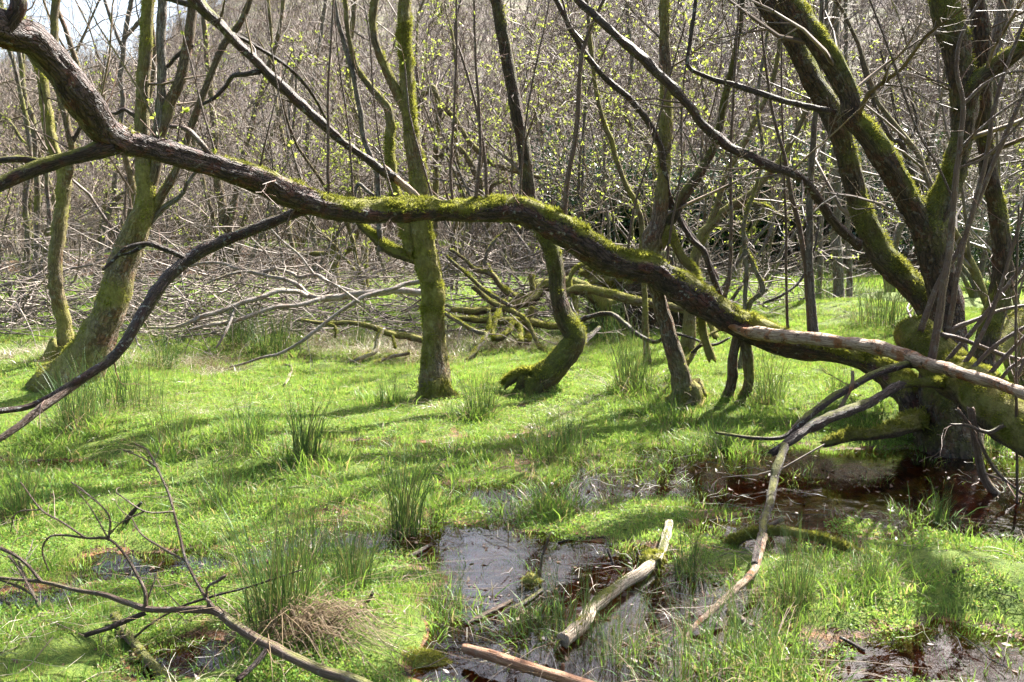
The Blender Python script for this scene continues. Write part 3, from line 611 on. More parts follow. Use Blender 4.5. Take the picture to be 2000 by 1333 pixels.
# --- centre tree
d = dg(848, 748)
woody('mossy_tree', 'upright mossy tree with scaly trunk standing in the middle of the clearing', 'tree', [
    D([(850, 748, 66), (847, 720, 58), (845, 680, 52), (843, 620, 50), (843, 560, 48), (838, 510, 52), (828, 470, 54), (822, 440, 48), (826, 395, 44), (812, 310, 38), (797, 215, 32), (789, 105, 28), (791, 0, 27), (796, -80, 25)], 'bark_moss', n='trunk', flare=.35, fz=34000, fl=.015, ft=.0, moss=.4, mw=.5, up=4, sides=28, bump=.17),
    D([(806, 495, 34), (788, 435, 26), (772, 380, 25), (763, 320, 24), (762, 270, 23), (760, 217, 20), (745, 193, 18), (706, 147, 14), (690, 110, 12), (678, 40, 11), (672, -50, 10)], 'bark_moss', fz=6000, moss=.35, mw=.6, up=3, tw=(1.5, .8, 4, 2), lo=.5),
    D([(800, 232, 24), (768, 165, 22), (746, 116, 19), (730, 63, 18), (733, 0, 17), (740, -70, 16)], 'bark_moss', fz=2500, moss=.1, up=3.5, tw=(1.5, .8, 4, 2)),
    D([(815, 508, 26), (790, 500, 24), (762, 488, 22), (738, 470, 20), (715, 450, 14), (700, 436, 10)], 'log_moss', fz=5000, fl=.02, moss=.3),
    D([(741, 492, 14), (742, 440, 14), (741, 385, 13), (737, 333, 13), (713, 273, 13), (702, 210, 13), (688, 140, 12), (674, 88, 11), (660, 35, 10), (640, -60, 9)], 'bark_grey', up=2.5, tw=(1.6, .8, 4, 2)),
    D([(690, 395, 10), (700, 360, 8), (720, 375, 8), (745, 395, 7)], 'bark_grey')], d, leaf=0)

# --- curved tree
d = dg(1062, 752)
woody('curved_tree', 'dark mossy tree whose trunk bends sharply like a hook near the ground', 'tree', [
    D([(1040, 756, 70), (1062, 740, 66), (1086, 722, 58), (1110, 696, 52), (1126, 668, 48), (1122, 648, 46), (1110, 632, 42), (1100, 610, 37), (1092, 575, 34), (1089, 530, 34), (1080, 490, 36), (1062, 450, 38), (1043, 410, 34), (1032, 350, 32), (1024, 280, 30), (1005, 200, 28), (986, 110, 27), (975, 40, 27), (968, -60, 26)], 'bark_oldmoss', n='trunk', moss=.15, mw=.8, fz=16000, ft=.15, flare=.2, up=4.5, sides=20, tw=(1.2, .9, 5, 2), lo=.6),
    D([(1070, 742, 50), (1038, 732, 36), (1010, 732, 26), (985, 752, 16)], 'log_moss', n='root', fz=5000, fl=.03, moss=.3)], d)

# --- right-hand middle tree with its leaning limbs
d = dg(1335, 775)
woody('forked_tree', 'brown mossy tree right of centre, forked behind the arched trunk', 'tree', [
    D([(1336, 778, 54), (1324, 735, 42), (1312, 680, 38), (1302, 630, 34), (1290, 585, 32), (1276, 550, 32), (1268, 505, 38), (1272, 465, 44), (1290, 425, 38), (1300, 350, 31), (1300, 270, 28), (1300, 180, 24), (1298, 80, 22), (1302, -60, 20)], 'bark_moss', n='trunk', moss=.0, mw=.7, fz=8000, flare=.4, up=4, sides=18, tw=(1.2, .9, 5, 2), lo=.6),
    D([(1285, 480, 30), (1304, 446, 22), (1316, 474, 20), (1332, 504, 19), (1354, 526, 19), (1363, 556, 18), (1368, 600, 18), (1375, 660, 18), (1388, 705, 20)], 'bark_moss', moss=.5, mw=.6, fz=4000),
    D([(1296, 450, 26), (1320, 412, 24), (1344, 370, 22), (1372, 330, 20), (1400, 270, 18), (1415, 190, 16), (1440, 90, 14), (1455, -40, 12)], 'bark_oldmoss', up=3, tw=(1.6, .9, 5, 2)),
    D([(1290, 345, 12), (1300, 386, 13), (1326, 424, 13), (1350, 466, 13), (1374, 490, 14), (1386, 522, 14), (1400, 560, 14), (1420, 605, 12)], 'bark_stick', n='dark_limb'),
    D([(1338, 590, 10), (1318, 545, 8), (1312, 500, 8)], 'bark_grey')], d, leaf=.6)
woody('leaning_stick', 'short mossy stick leaning against the base of the forked tree', 'branch', [
    D([(1284, 803, 20, 7.6), (1305, 770, 18, 7.7), (1325, 735, 17, 7.8), (1345, 705, 14, 7.9), (1362, 680, 9, 8.0), (1385, 655, 7, 8.1), (1420, 640, 5, 8.2)], 'log_moss', n='stem', fz=1200),
    D([(1352, 690, 8, 7.95), (1370, 675, 7, 7.9), (1400, 672, 6, 7.9), (1425, 660, 4, 7.9)], 'bark_stick')], 7.8)

# --- big mossy tree on the right
MS = dict(fz=15000, fl=.016, ft=.1)
woody('mossy_stump_tree', 'big dark mossy many-stemmed tree on the right standing in brown water', 'tree', [
    D([(1864, 925, 160, 6.1), (1860, 880, 140, 6.1), (1852, 830, 132, 6.15), (1846, 780, 130, 6.2), (1844, 720, 112, 6.3), (1846, 650, 84, 6.35), (1836, 580, 74, 6.4), (1818, 510, 72, 6.4), (1810, 455, 78, 6.4), (1812, 425, 72, 6.4)], 'bark_oldmoss', n='trunk', flare=.3, moss=-.15, sides=28, **MS),
    D([(1812, 445, 56, 6.4), (1788, 412, 52, 6.4), (1750, 362, 52, 6.35), (1716, 300, 54, 6.3), (1690, 262, 50, 6.3), (1662, 230, 48, 6.3), (1650, 180, 48, 6.3), (1612, 110, 48, 6.3), (1568, 45, 48, 6.3), (1520, -30, 46, 6.3), (1480, -110, 44, 6.3)], 'bark_oldmoss', moss=.1, up=3.5, sides=20, **MS),
    D([(1812, 450, 58, 6.4), (1832, 405, 54, 6.4), (1856, 340, 50, 6.4), (1876, 260, 50, 6.4), (1880, 190, 56, 6.4), (1864, 100, 58, 6.4), (1842, 10, 60, 6.4), (1825, -90, 58, 6.4)], 'bark_oldmoss', moss=.1, up=3.5, sides=20, **MS),
    D([(1880, 215, 40, 6.4), (1900, 168, 38, 6.35), (1940, 132, 36, 6.3), (1990, 92, 35, 6.2), (2060, 10, 33, 6.3), (2110, -110, 32, 6.5), (2150, -240, 30, 6.7), (2230, -400, 28, 6.9)], 'bark_oldmoss', moss=.0, sides=16, up=3.5, **MS),  # outer end drawn out beyond the view to cast shade at lower right
    D([(2100, -90, 26, 6.5), (2180, -150, 24, 6.1), (2280, -230, 22, 5.7), (2400, -300, 20, 5.4)], 'bark_oldmoss', up=2.5, tw=(3, 1.0, 6, 2)),  # unseen limb, added to throw dappled shade on the lower right
    D([(1852, 660, 60, 6.5), (1825, 610, 58, 6.6), (1785, 562, 56, 6.7), (1735, 520, 56, 6.75), (1704, 480, 56, 6.8), (1684, 420, 50, 6.8), (1668, 350, 46, 6.8), (1640, 265, 48, 6.8), (1612, 190, 48, 6.8), (1570, 120, 46, 6.8), (1520, 40, 48, 6.8), (1470, -50, 46, 6.8)], 'bark_oldmoss', moss=.12, up=3.5, sides=20, **MS),
    D([(1920, 780, 70, 6.5), (1925, 690, 52, 6.6), (1943, 600, 46, 6.7), (1955, 500, 42, 6.7), (1945, 400, 37, 6.7), (1930, 300, 35, 6.7), (1925, 200, 37, 6.7), (1916, 100, 38, 6.7), (1910, 0, 36, 6.7), (1905, -80, 34, 6.7)], 'bark_oldmoss', moss=.05, up=3, sides=16, **MS),
    D([(1885, 760, 66, 6.6), (1925, 700, 62, 6.8), (1965, 655, 60, 7.0), (2020, 605, 60, 7.2), (2100, 560, 58, 7.4)], 'log_moss', moss=.1, fz=6000, ft=.1, sides=16),
    D([(1935, 250, 26, 6.8), (1945, 100, 28, 6.9), (1962, 0, 29, 6.9), (1970, -90, 28, 6.9)], 'bark_grey', up=3),
    D([(1628, 222, 14, 6.3), (1560, 205, 12, 6.2), (1500, 187, 13, 6.1), (1430, 165, 12, 6.1), (1382, 150, 10, 6.1), (1345, 127, 9, 6.1), (1350, 75, 8, 6.1), (1358, 0, 8, 6.1), (1362, -60, 7, 6.1)], 'bark_stick', tw=(3, .4, 2)),
    D([(1672, 480, 20, 6.7), (1632, 440, 20, 6.6), (1595, 383, 19, 6.5), (1562, 346, 20, 6.45), (1500, 320, 21, 6.35), (1430, 288, 22, 6.3), (1370, 240, 21, 6.25), (1320, 180, 22, 6.2), (1250, 110, 20, 6.15), (1180, 50, 18, 6.1), (1125, -5, 16, 6.1), (1060, -70, 14, 6.1)], 'bark_stick', bump=.2, tw=(2.2, .6, 4, 2)),
    D([(1400, 545, 12, 7.6), (1372, 490, 12, 7.55), (1340, 445, 12, 7.5), (1310, 390, 13, 7.45), (1298, 330, 14, 7.4), (1284, 270, 15, 7.35), (1240, 205, 14, 7.3), (1180, 150, 14, 7.25), (1130, 85, 13, 7.2), (1085, 0, 12, 7.2), (1050, -80, 10, 7.2)], 'bark_stick', tw=(2, .6, 4, 2), n='hanging_limb'),
    D([(1800, 822, 46, 6.1), (1760, 838, 34, 5.9), (1715, 850, 26, 5.75), (1660, 856, 22, 5.7), (1610, 868, 18, 5.7)], 'log_moss', n='root', fz=4000, fl=.025, moss=.2),
    D([(1900, 850, 60, 6.2), (1905, 900, 52, 6.1), (1915, 940, 50, 6.0)], 'bark_oldmoss', n='root', moss=-.3)],
    6.3, twmat='twig', tw=(1.9, 1.0, 5, 2), fuzzm='moss_dark')
logp = [D([(1774, 634, 44, 6.15), (1783, 643, 74, 6.12), (1798, 658, 92, 6.08), (1828, 692, 98, 5.95), (1862, 728, 100, 5.75), (1905, 765, 102, 5.5), (1960, 800, 112, 5.2), (2030, 836, 126, 4.9), (2150, 890, 136, 4.5)], 'log_moss', n='log', moss=.45, fz=52000, fl=.011, ft=-.1, sides=32, base=False, bump=.06, jag=0),
        D([(1868, 758, 30, 5.7), (1830, 748, 24, 5.6), (1790, 747, 20, 5.55), (1762, 750, 18, 5.5)], 'log_moss', n='stub', fz=2500, moss=.4, base=False),
        D([(1762, 750, 19, 5.5), (1718, 776, 22, 5.4), (1660, 800, 24, 5.25), (1600, 832, 22, 5.1), (1545, 864, 19, 5.0), (1508, 886, 16, 4.95)], 'bark_stick', n='limb', bump=.18, base=False, tw=(2, .12)),
        D([(1528, 872, 20, 4.98), (1520, 905, 21, 4.85), (1508, 950, 21, 4.7), (1500, 1005, 20, 4.35), (1488, 1060, 19, 4.0), (1476, 1105, 17, 3.75)], 'bark_stick', n='limb', bump=.14, base=False),
        D([(1490, 1050, 17, 4.06), (1472, 1112, 18, 3.72), (1438, 1150, 16, 3.52), (1400, 1190, 14, 3.38), (1360, 1225, 11, 3.28), (1332, 1262, 7, 3.2)], 'wood_peeled', n='limb', bump=.12, base=False),
        D([(1790, 715, 14, 5.8), (1762, 714, 16, 5.7), (1700, 735, 17, 5.6), (1650, 765, 17, 5.5), (1600, 800, 17, 5.4), (1562, 830, 14, 5.3), (1530, 855, 10, 5.25), (1470, 856, 8, 5.2), (1398, 846, 5, 5.15)], 'bark_stick', n='limb', moss=.5, base=False, tw=(2, .25, 2)),
        D([(1640, 800, 8, 5.5), (1655, 772, 9, 5.5), (1664, 750, 8, 5.5), (1665, 725, 6, 5.5)], 'wood_peeled', n='snag', base=False)]
for sh, dd in [([(1822, 705, 18), (1838, 600, 16), (1855, 480, 14), (1868, 350, 13), (1875, 290, 12), (1880, 205, 11), (1868, 130, 9), (1882, 60, 8), (1915, 0, 6), (1940, -60, 5)], 5.7),
           ([(1800, 645, 13), (1830, 560, 12), (1872, 490, 11), (1900, 420, 10), (1950, 300, 10), (2000, 180, 9), (2060, 40, 7)], 5.95), ([(1850, 705, 10), (1905, 640, 10), (1955, 575, 10), (2020, 490, 9), (2090, 400, 7)], 5.7),
           ([(1880, 718, 11), (1925, 640, 10), (1955, 560, 9), (1990, 440, 8), (2020, 330, 7)], 5.55), ([(1895, 725, 10), (1950, 672, 10), (2020, 630, 9), (2100, 580, 8)], 5.45), ([(1930, 735, 11), (1972, 690, 10), (2030, 630, 9), (2100, 560, 8)], 5.35),
           ([(1852, 650, 12), (1878, 500, 12), (1922, 330, 10), (1945, 200, 9), (1985, 80, 7), (2020, 0, 6)], 5.9), ([(1845, 660, 14), (1868, 642, 12), (1905, 625, 9), (1960, 605, 8), (2040, 590, 7)], 5.9),
           ([(1840, 655, 9), (1890, 668, 9), (1950, 690, 9), (2030, 715, 8)], 5.6), ([(1987, 985, 5), (1986, 850, 6), (1984, 700, 6), (1985, 560, 5), (1990, 400, 4)], 4.9),
           ([(1898, 800, 16), (1905, 850, 16), (1914, 900, 17), (1924, 940, 18), (1950, 972, 17), (1984, 1010, 15), (2030, 1060, 14)], 5.1), ([(1870, 800, 8), (1900, 840, 7), (1945, 920, 7), (1998, 965, 5)], 5.0),
           ([(1880, 205, 8), (1930, 160, 7), (1985, 140, 6), (2050, 150, 4)], 5.7), ([(1960, 830, 10), (1930, 845, 8), (1890, 832, 7), (1856, 830, 5)], 4.9), ([(1875, 290, 7), (1935, 235, 6), (1990, 195, 5), (2050, 160, 4)], 5.7), ([(1868, 330, 7), (1920, 310, 6), (1975, 260, 5), (2050, 180, 4)], 5.7),
           ([(1865, 400, 6), (1835, 330, 5), (1790, 250, 5), (1745, 120, 5), (1700, 0, 4)], 5.75), ([(1975, 800, 8), (1992, 730, 7), (2030, 640, 6)], 5.1), ([(1940, 770, 8), (1972, 720, 8), (2020, 690, 7)], 5.2)]:
    logp.append(D([(*q, dd) for q in sh], 'bark_red', n='shoot', base=False, tw=(2.2, .4, 1.4), bump=.06, lo=.3))
woody('fallen_log', 'thick fallen log under velvety moss at the right edge, bristling with thin red shoots', 'log', logp, 5.6, twmat='twig_red', fuzzm='moss_fuzz')

# --- left trees
d = dg(165, 742)
woody('leaning_tree', 'thick mossy tree on the left leaning right and splitting into several stems', 'tree', [
    D([(140, 752, 120), (160, 725, 100), (182, 685, 84), (205, 630, 74), (228, 560, 66), (250, 490, 60), (270, 435, 56), (284, 400, 44), (278, 330, 34), (278, 250, 30), (281, 180, 29), (286, 90, 27), (290, 0, 26), (295, -80, 25)], 'bark_moss', n='trunk', flare=.15, moss=.15, mw=.7, fz=22000, sides=22, up=4, tw=(1.0, .9, 5, 2), lo=.65),
    D([(285, 405, 34), (304, 340, 27), (314, 270, 26), (335, 205, 27), (355, 150, 26), (370, 70, 23), (378, 0, 22), (385, -80, 20)], 'bark_moss', fz=5000, up=3.5, tw=(1.2, .9, 5, 2), moss=.05),
    D([(292, 425, 26), (320, 378, 20), (345, 335, 18), (372, 262, 17), (394, 198, 16), (413, 147, 15), (438, 88, 15), (470, 45, 14), (492, -10, 13), (520, -80, 12)], 'bark_moss', fz=3000, up=3, tw=(1.4, .9, 5, 2)),
    D([(305, 310, 24), (312, 240, 22), (318, 160, 21), (316, 80, 22), (320, 0, 22), (325, -80, 20)], 'bark_grey', up=3),
    D([(290, 440, 16), (330, 400, 12), (355, 380, 10), (372, 350, 8), (400, 320, 5)], 'bark_grey', tw=(2, .6, 3)),
    D([(272, 235, 10), (245, 215, 9), (225, 222, 7), (205, 215, 5)], 'bark_stick'),
    D([(378, 90, 10), (345, 110, 9), (325, 130, 8), (312, 105, 6)], 'bark_stick')], d)
d = dg(128, 695)
woody('slim_mossy_tree', 'slim mossy tree left of the leaning tree, forked behind the arched trunk', 'tree', [
    D([(130, 698, 52), (128, 660, 36), (118, 610, 31), (110, 560, 30), (108, 500, 30), (116, 430, 29), (122, 370, 28), (118, 330, 25), (98, 280, 23), (90, 220, 22), (82, 160, 22), (66, 115, 20), (45, 70, 18), (30, 0, 16), (20, -80, 14)], 'bark_moss', n='trunk', flare=.3, moss=.25, mw=.6, fz=9000, up=3.5, tw=(1.0, .9, 5, 2), lo=.5),
    D([(124, 375, 24), (138, 320, 18), (140, 285, 17), (128, 225, 16), (115, 170, 16), (106, 90, 17), (108, 0, 17), (112, -80, 16)], 'bark_moss', fz=2500, up=3, tw=(1.2, .9, 5, 2)),
    D([(140, 285, 9), (165, 240, 8), (200, 205, 7)], 'bark_stick')], d)

def simple_tree(name, label, base, stems, m='bark_grey', moss=0.0, fz=1500, cat='tree', tw=(2.2, .9, 5, 2), group=None, leaf=0, d=None, twm='twig'):
    d = d or dg(*base)
    woody(name, label, cat, [D(s, m, n='trunk' if k == 0 else 'limb', moss=moss, fz=fz if d < 13 else 0, up=2.5 if s[-1][1] < 40 else 0, flare=.3 if k == 0 else 0) for k, s in enumerate(stems)], d, tw=tw, group=group, leaf=leaf, twmat=twm, minr=.0022)

simple_tree('young_tree', 'thin purplish tree rising behind the arched trunk left of the leaning tree', (192, 590), [
    [(185, 600, 20), (195, 500, 15), (202, 455, 14), (217, 403, 12), (228, 333, 12), (238, 210, 12), (238, 140, 12), (245, 67, 10), (259, 0, 10), (270, -60, 9)],
    [(200, 460, 10), (225, 395, 9), (262, 365, 8), (300, 330, 6)], [(244, 75, 9), (265, 52, 9), (280, 30, 8), (300, -30, 6)], [(240, 100, 8), (225, 60, 8), (210, 20, 7), (195, -30, 6)]], moss=.1)
simple_tree('pale_tree', 'thin crooked tree near left edge with bright mossy foot', (62, 628), [
    [(60, 632, 22), (66, 560, 16), (72, 466, 14), (74, 385, 13), (70, 315, 12), (67, 245, 11), (46, 175, 10), (35, 80, 9), (25, 0, 8), (20, -60, 7)], [(68, 250, 8), (50, 280, 7), (20, 240, 7), (-10, 215, 5)]], moss=.5, fz=2500)
simple_tree('pale_tree', 'second thin tree at left edge with two mossy stems', (40, 640), [
    [(36, 645, 20), (44, 560, 15), (55, 470, 13), (50, 400, 12), (60, 300, 11), (40, 180, 9), (10, 60, 8), (0, -40, 7)], [(38, 620, 16), (80, 520, 11), (96, 440, 10), (92, 340, 8), (110, 240, 7)]], moss=.5)
simple_tree('tree_cluster', 'cluster of straight brown trunks sharing one mossy foot behind the fallen branches', (440, 545), [
    [(440, 548, 30), (438, 500, 22), (436, 430, 19), (425, 330, 16), (415, 200, 14), (400, 60, 12), (395, -60, 10)], [(446, 540, 22), (452, 440, 16), (470, 330, 14), (510, 180, 12), (545, 60, 10), (560, -50, 9)],
    [(450, 540, 18), (475, 450, 13), (505, 340, 11), (540, 240, 10), (590, 100, 8)], [(432, 540, 14), (420, 440, 10), (395, 350, 9), (370, 240, 8)]], m='bark_moss', moss=-.2)
simple_tree('thin_tree', 'thin dark upright tree behind the left end of the fallen branches', (612, 560), [
    [(614, 562, 16), (614, 480, 13), (610, 400, 11), (600, 300, 10), (606, 200, 10), (625, 80, 9), (640, -40, 8)], [(612, 420, 8), (580, 330, 7), (565, 230, 6), (575, 120, 5)]])
simple_tree('thin_tree', 'twisted brown tree just left of the thin dark upright tree', (576, 545), [
    [(576, 547, 14), (570, 490, 11), (565, 440, 11), (548, 380, 10), (556, 300, 9), (540, 200, 8), (530, 80, 7), (520, -40, 6)]], m='bark_moss')
simple_tree('stout_tree', 'stout pale mossy trunk behind the fallen branches left of the centre tree', (658, 575), [
    [(655, 580, 36), (656, 540, 26), (652, 490, 22), (664, 430, 18), (690, 350, 15), (700, 260, 13), (680, 150, 12), (690, 30, 11), (695, -60, 10)], [(655, 510, 14), (690, 480, 11), (705, 440, 9), (730, 380, 8)], [(654, 500, 12), (620, 495, 10), (585, 495, 9), (560, 480, 6)]], m='bark_moss', moss=.2, fz=2500)
simple_tree('crooked_tree', 'crooked tree with a drooping bent top behind the middle of the arched trunk', (852, 600), [
    [(852, 605, 20), (850, 500, 15), (850, 378, 13), (853, 280, 13), (858, 215, 13), (848, 172, 12), (835, 180, 11), (818, 198, 10), (806, 260, 8)],
    [(857, 208, 12), (888, 231, 11), (909, 266, 11), (930, 291, 12), (965, 322, 12), (1018, 338, 11), (1060, 350, 8)], [(870, 560, 14), (935, 385, 12), (923, 333, 13), (902, 295, 13), (876, 287, 12), (860, 308, 9)],
    [(950, 540, 11), (955, 420, 9), (958, 378, 9), (962, 364, 9), (979, 356, 9), (1002, 357, 7)]], m='bark_moss', moss=.1, fz=2000)
simple_tree('slanting_tree', 'slender mossy tree slanting left between the curved and forked trees', (1260, 625), [
    [(1265, 628, 16), (1258, 500, 13), (1246, 413, 12), (1225, 368, 11), (1204, 315, 11), (1197, 280, 11), (1175, 224, 10), (1165, 182, 10), (1155, 105, 10), (1147, 35, 9), (1140, -60, 8)]], m='bark_moss', moss=.1, leaf=.8)
simple_tree('twisted_tree', 'pale twisted trunk curling behind the forked tree', (1300, 610), [
    [(1300, 615, 18), (1290, 480, 14), (1284, 350, 14), (1274, 301, 14), (1256, 270, 14), (1230, 240, 13), (1220, 205, 11), (1235, 130, 9), (1225, 30, 8), (1230, -50, 7)]], moss=.1, leaf=.8)
simple_tree('leaning_tree', 'mossy tree right of the forked tree leaning far to the right', (1345, 600), [
    [(1340, 610, 30), (1352, 540, 24), (1368, 465, 20), (1395, 435, 19), (1422, 408, 18), (1460, 384, 17), (1488, 354, 15), (1530, 305, 13), (1570, 230, 12), (1600, 120, 10), (1640, 0, 9), (1660, -60, 8)], [(1360, 500, 16), (1400, 400, 14), (1420, 340, 13), (1470, 250, 12), (1510, 150, 10), (1530, 20, 9), (1545, -60, 8)], [(1420, 408, 11), (1480, 400, 9), (1540, 430, 7)]], m='bark_moss', moss=.1, d=10.2)
simple_tree('kinked_tree', 'thin grey tree with a sharp knee and two stems behind the arched trunk', (1455, 640), [
    [(1448, 648, 14), (1455, 590, 11), (1458, 530, 11), (1452, 454, 10), (1460, 406, 10), (1473, 376, 9), (1490, 300, 8), (1480, 200, 7), (1500, 60, 6), (1510, -40, 5)], [(1450, 640, 13), (1464, 592, 11), (1489, 566, 11), (1472, 520, 10), (1458, 488, 8)]], moss=.2, d=9.3)
simple_tree('dark_tree', 'small dark crooked tree seen between the stems of the big mossy tree', (1812, 545), [
    [(1815, 548, 16), (1802, 450, 12), (1790, 370, 12), (1762, 285, 12), (1740, 270, 10), (1715, 220, 10), (1700, 180, 8), (1680, 110, 7)], [(1775, 320, 9), (1752, 240, 8), (1740, 180, 7), (1720, 100, 5)], [(1764, 288, 7), (1790, 240, 6), (1770, 170, 5)], [(1798, 400, 8), (1806, 330, 7), (1815, 300, 5)]], m='bark_stick', d=12.5)
for k, (lab, st) in enumerate([('tall straight greenish pole tree behind the left stem of the big mossy tree', [(1640, 560, 24), (1634, 400, 19), (1632, 250, 17), (1630, 100, 15), (1634, 0, 14), (1640, -80, 13)]),
                               ('slimmer straight pole tree right beside the greenish pole tree', [(1662, 560, 14), (1656, 400, 11), (1654, 250, 10), (1652, 100, 9), (1653, -60, 8)]),
                               ('brown pole tree leaning slightly behind the left stem of the big mossy tree', [(1600, 560, 14), (1606, 400, 11), (1610, 250, 10), (1616, 100, 9), (1612, -60, 8)])]):
    simple_tree('pole_tree', lab, (0, 0), [st], d=15.0 + k * .8, tw=(.8, .8, 4))

# --- fallen wood in the middle distance
def fallen(name, label, stems, d, m='twig', cat='branch', tw=(2.5, .7, 3, 1), fz=0, moss=0.0, twm='twig_pale', mats=None):
    woody(name, label, cat, [D([(*q, d) if len(q) == 3 else q for q in s], (mats[k] if mats else m), n='stem' if k == 0 else 'limb', base=False, moss=moss, fz=fz, trop=.0, lo=.3) for k, s in enumerate(stems)], d, tw=tw, twmat=twm, minr=.0022)
fallen('fallen_branch', 'large pale fallen branch spreading left from the centre tree in bare grey forks', [
    [(850, 572, 18, 10.2), (776, 567, 16, 10.2), (750, 571, 16, 10.2), (700, 575, 16, 10.2), (630, 582, 15, 10.2), (600, 573, 12, 10.3), (570, 549, 10, 10.3), (520, 539, 9, 10.4), (466, 525, 8, 10.5), (426, 514, 7, 10.6), (380, 518, 6, 10.7), (330, 535, 4, 10.8)],
    [(600, 578, 12, 10.2), (578, 569, 11, 10.1), (540, 570, 11, 10.0), (510, 581, 11, 9.9), (470, 593, 11, 9.8), (430, 609, 11, 9.7), (400, 616, 11, 9.65), (365, 632, 10, 9.6), (330, 640, 8, 9.6), (285, 640, 5, 9.6)],
    [(640, 580, 10, 10.2), (616, 587, 10, 10.1), (580, 597, 10, 10.0), (536, 601, 10, 9.9), (500, 613, 10, 9.8), (466, 625, 9, 9.7), (430, 631, 9, 9.6), (400, 636, 8, 9.5), (370, 644, 6, 9.45)],
    [(700, 573, 10, 10.3), (650, 557, 9, 10.4), (616, 539, 9, 10.5), (584, 542, 8, 10.5), (570, 535, 7, 10.5), (540, 526, 7, 10.5), (510, 531, 7, 10.5), (470, 531, 6, 10.4), (430, 543, 6, 10.3), (396, 556, 5, 10.2)],
    [(466, 593, 6, 9.8), (455, 615, 6, 9.7), (440, 650, 6, 9.5), (422, 680, 4, 9.4)], [(616, 539, 6, 10.5), (585, 500, 5, 10.5), (550, 470, 5, 10.5), (522, 440, 3, 10.5)], [(540, 524, 5, 10.5), (520, 495, 4, 10.5), (490, 465, 3, 10.5)]], 10.2, m='bark_sunlit', moss=-.3)
fallen('fallen_branch', 'long thin fallen branch dipping to the grass left of the centre tree', [
    [(845, 548, 10, 9.6), (798, 553, 9, 9.6), (766, 565, 9, 9.5), (720, 577, 9, 9.4), (680, 599, 9, 9.3), (640, 627, 8, 9.2), (600, 659, 8, 9.1), (570, 679, 7, 9.1), (540, 693, 7, 9.1), (512, 699, 6, 9.1), (470, 712, 5, 9.1), (420, 722, 4, 9.2)],
    [(700, 590, 5, 9.3), (660, 560, 4, 9.3), (630, 545, 3, 9.3)]], 9.4, m='bark_sunlit', moss=-.5, tw=(1.5, .4, 2))
fallen('mossy_branch', 'low mossy branch lying in grass against the left side of the centre tree', [
    [(850, 672, 18, 9.9), (798, 659, 15, 9.9), (756, 651, 14, 9.8), (730, 641, 12, 9.8), (690, 633, 10, 9.8), (650, 633, 9, 9.8), (620, 631, 8, 9.8), (588, 625, 5, 9.8)],
    [(746, 645, 13, 9.8), (738, 665, 13, 9.7), (732, 686, 12, 9.6), (705, 700, 9, 9.5), (680, 708, 6, 9.5)], [(800, 690, 8, 9.7), (755, 700, 9, 9.6), (720, 718, 7, 9.4), (668, 745, 4, 9.2)], [(766, 655, 6, 9.8), (772, 680, 5, 9.7)], [(640, 632, 6, 9.8), (655, 640, 6, 9.7), (655, 660, 4, 9.7)]], 9.8, m='bark_moss', moss=.1, fz=700, tw=(2, .3, 2), mats=['bark_moss', 'wood_pale', 'bark_grey', 'bark_grey', 'bark_moss'])
fallen('fallen_tree', 'tangle of mossy fallen tree limbs lying behind the curved tree', [
    [(1190, 600, 34, 11.6), (1130, 560, 30, 11.7), (1072, 556, 26, 11.8), (1052, 558, 26, 11.8), (1046, 576, 26, 11.7), (1030, 589, 24, 11.6), (1000, 597, 22, 11.5), (970, 604, 18, 11.4), (930, 610, 15, 11.3), (880, 606, 11, 11.3)],
    [(1045, 575, 16, 11.7), (1040, 556, 14, 11.7), (1038, 538, 10, 11.7)],
    [(1030, 586, 15, 11.6), (1000, 577, 14, 11.5), (980, 562, 13, 11.5), (960, 537, 12, 11.5), (930, 528, 10, 11.5), (910, 510, 8, 11.5), (884, 490, 5, 11.5)], [(958, 535, 9, 11.5), (948, 510, 8, 11.5), (960, 480, 6, 11.5), (988, 450, 4, 11.5)],
    [(925, 560, 12, 11.2), (945, 578, 12, 11.2), (965, 592, 12, 11.1), (990, 604, 12, 11.0), (1020, 618, 12, 10.9), (1035, 640, 12, 10.8), (1050, 675, 10, 10.6), (1066, 690, 7, 10.4)],
    [(966, 664, 10, 10.5), (962, 645, 10, 10.6), (970, 625, 10, 10.7), (976, 606, 9, 10.9)], [(968, 662, 11, 10.5), (980, 660, 12, 10.5), (995, 646, 13, 10.6), (1003, 634, 13, 10.7), (1014, 638, 12, 10.7), (1018, 650, 12, 10.6), (1016, 668, 12, 10.4)],
    [(885, 622, 12, 10.9), (960, 628, 15, 11.0), (1030, 630, 17, 11.1), (1070, 637, 16, 11.1), (1100, 636, 15, 11.1)], [(868, 612, 9, 10.6), (900, 632, 10, 10.5), (930, 648, 10, 10.4), (950, 656, 9, 10.3), (925, 690, 8, 10.0), (912, 702, 6, 9.9)],
    [(1040, 600, 14, 11.2), (1034, 640, 15, 11.1), (1032, 668, 16, 10.9)], [(872, 500, 6, 11), (905, 530, 8, 11), (950, 570, 9, 11), (1000, 600, 10, 11)], [(955, 605, 8, 10.8), (956, 640, 8, 10.6), (944, 665, 8, 10.4), (924, 700, 6, 10.1)]], 11.3, m='log_moss', cat='fallen tree', moss=.15, fz=2200, tw=(2.5, .7, 3, 1), twm='twig', mats=['log_moss', 'bark_moss', 'bark_moss', 'bark_grey', 'bark_moss', 'bark_moss', 'bark_moss', 'log_moss', 'bark_grey', 'bark_moss', 'bark_grey', 'bark_grey'])
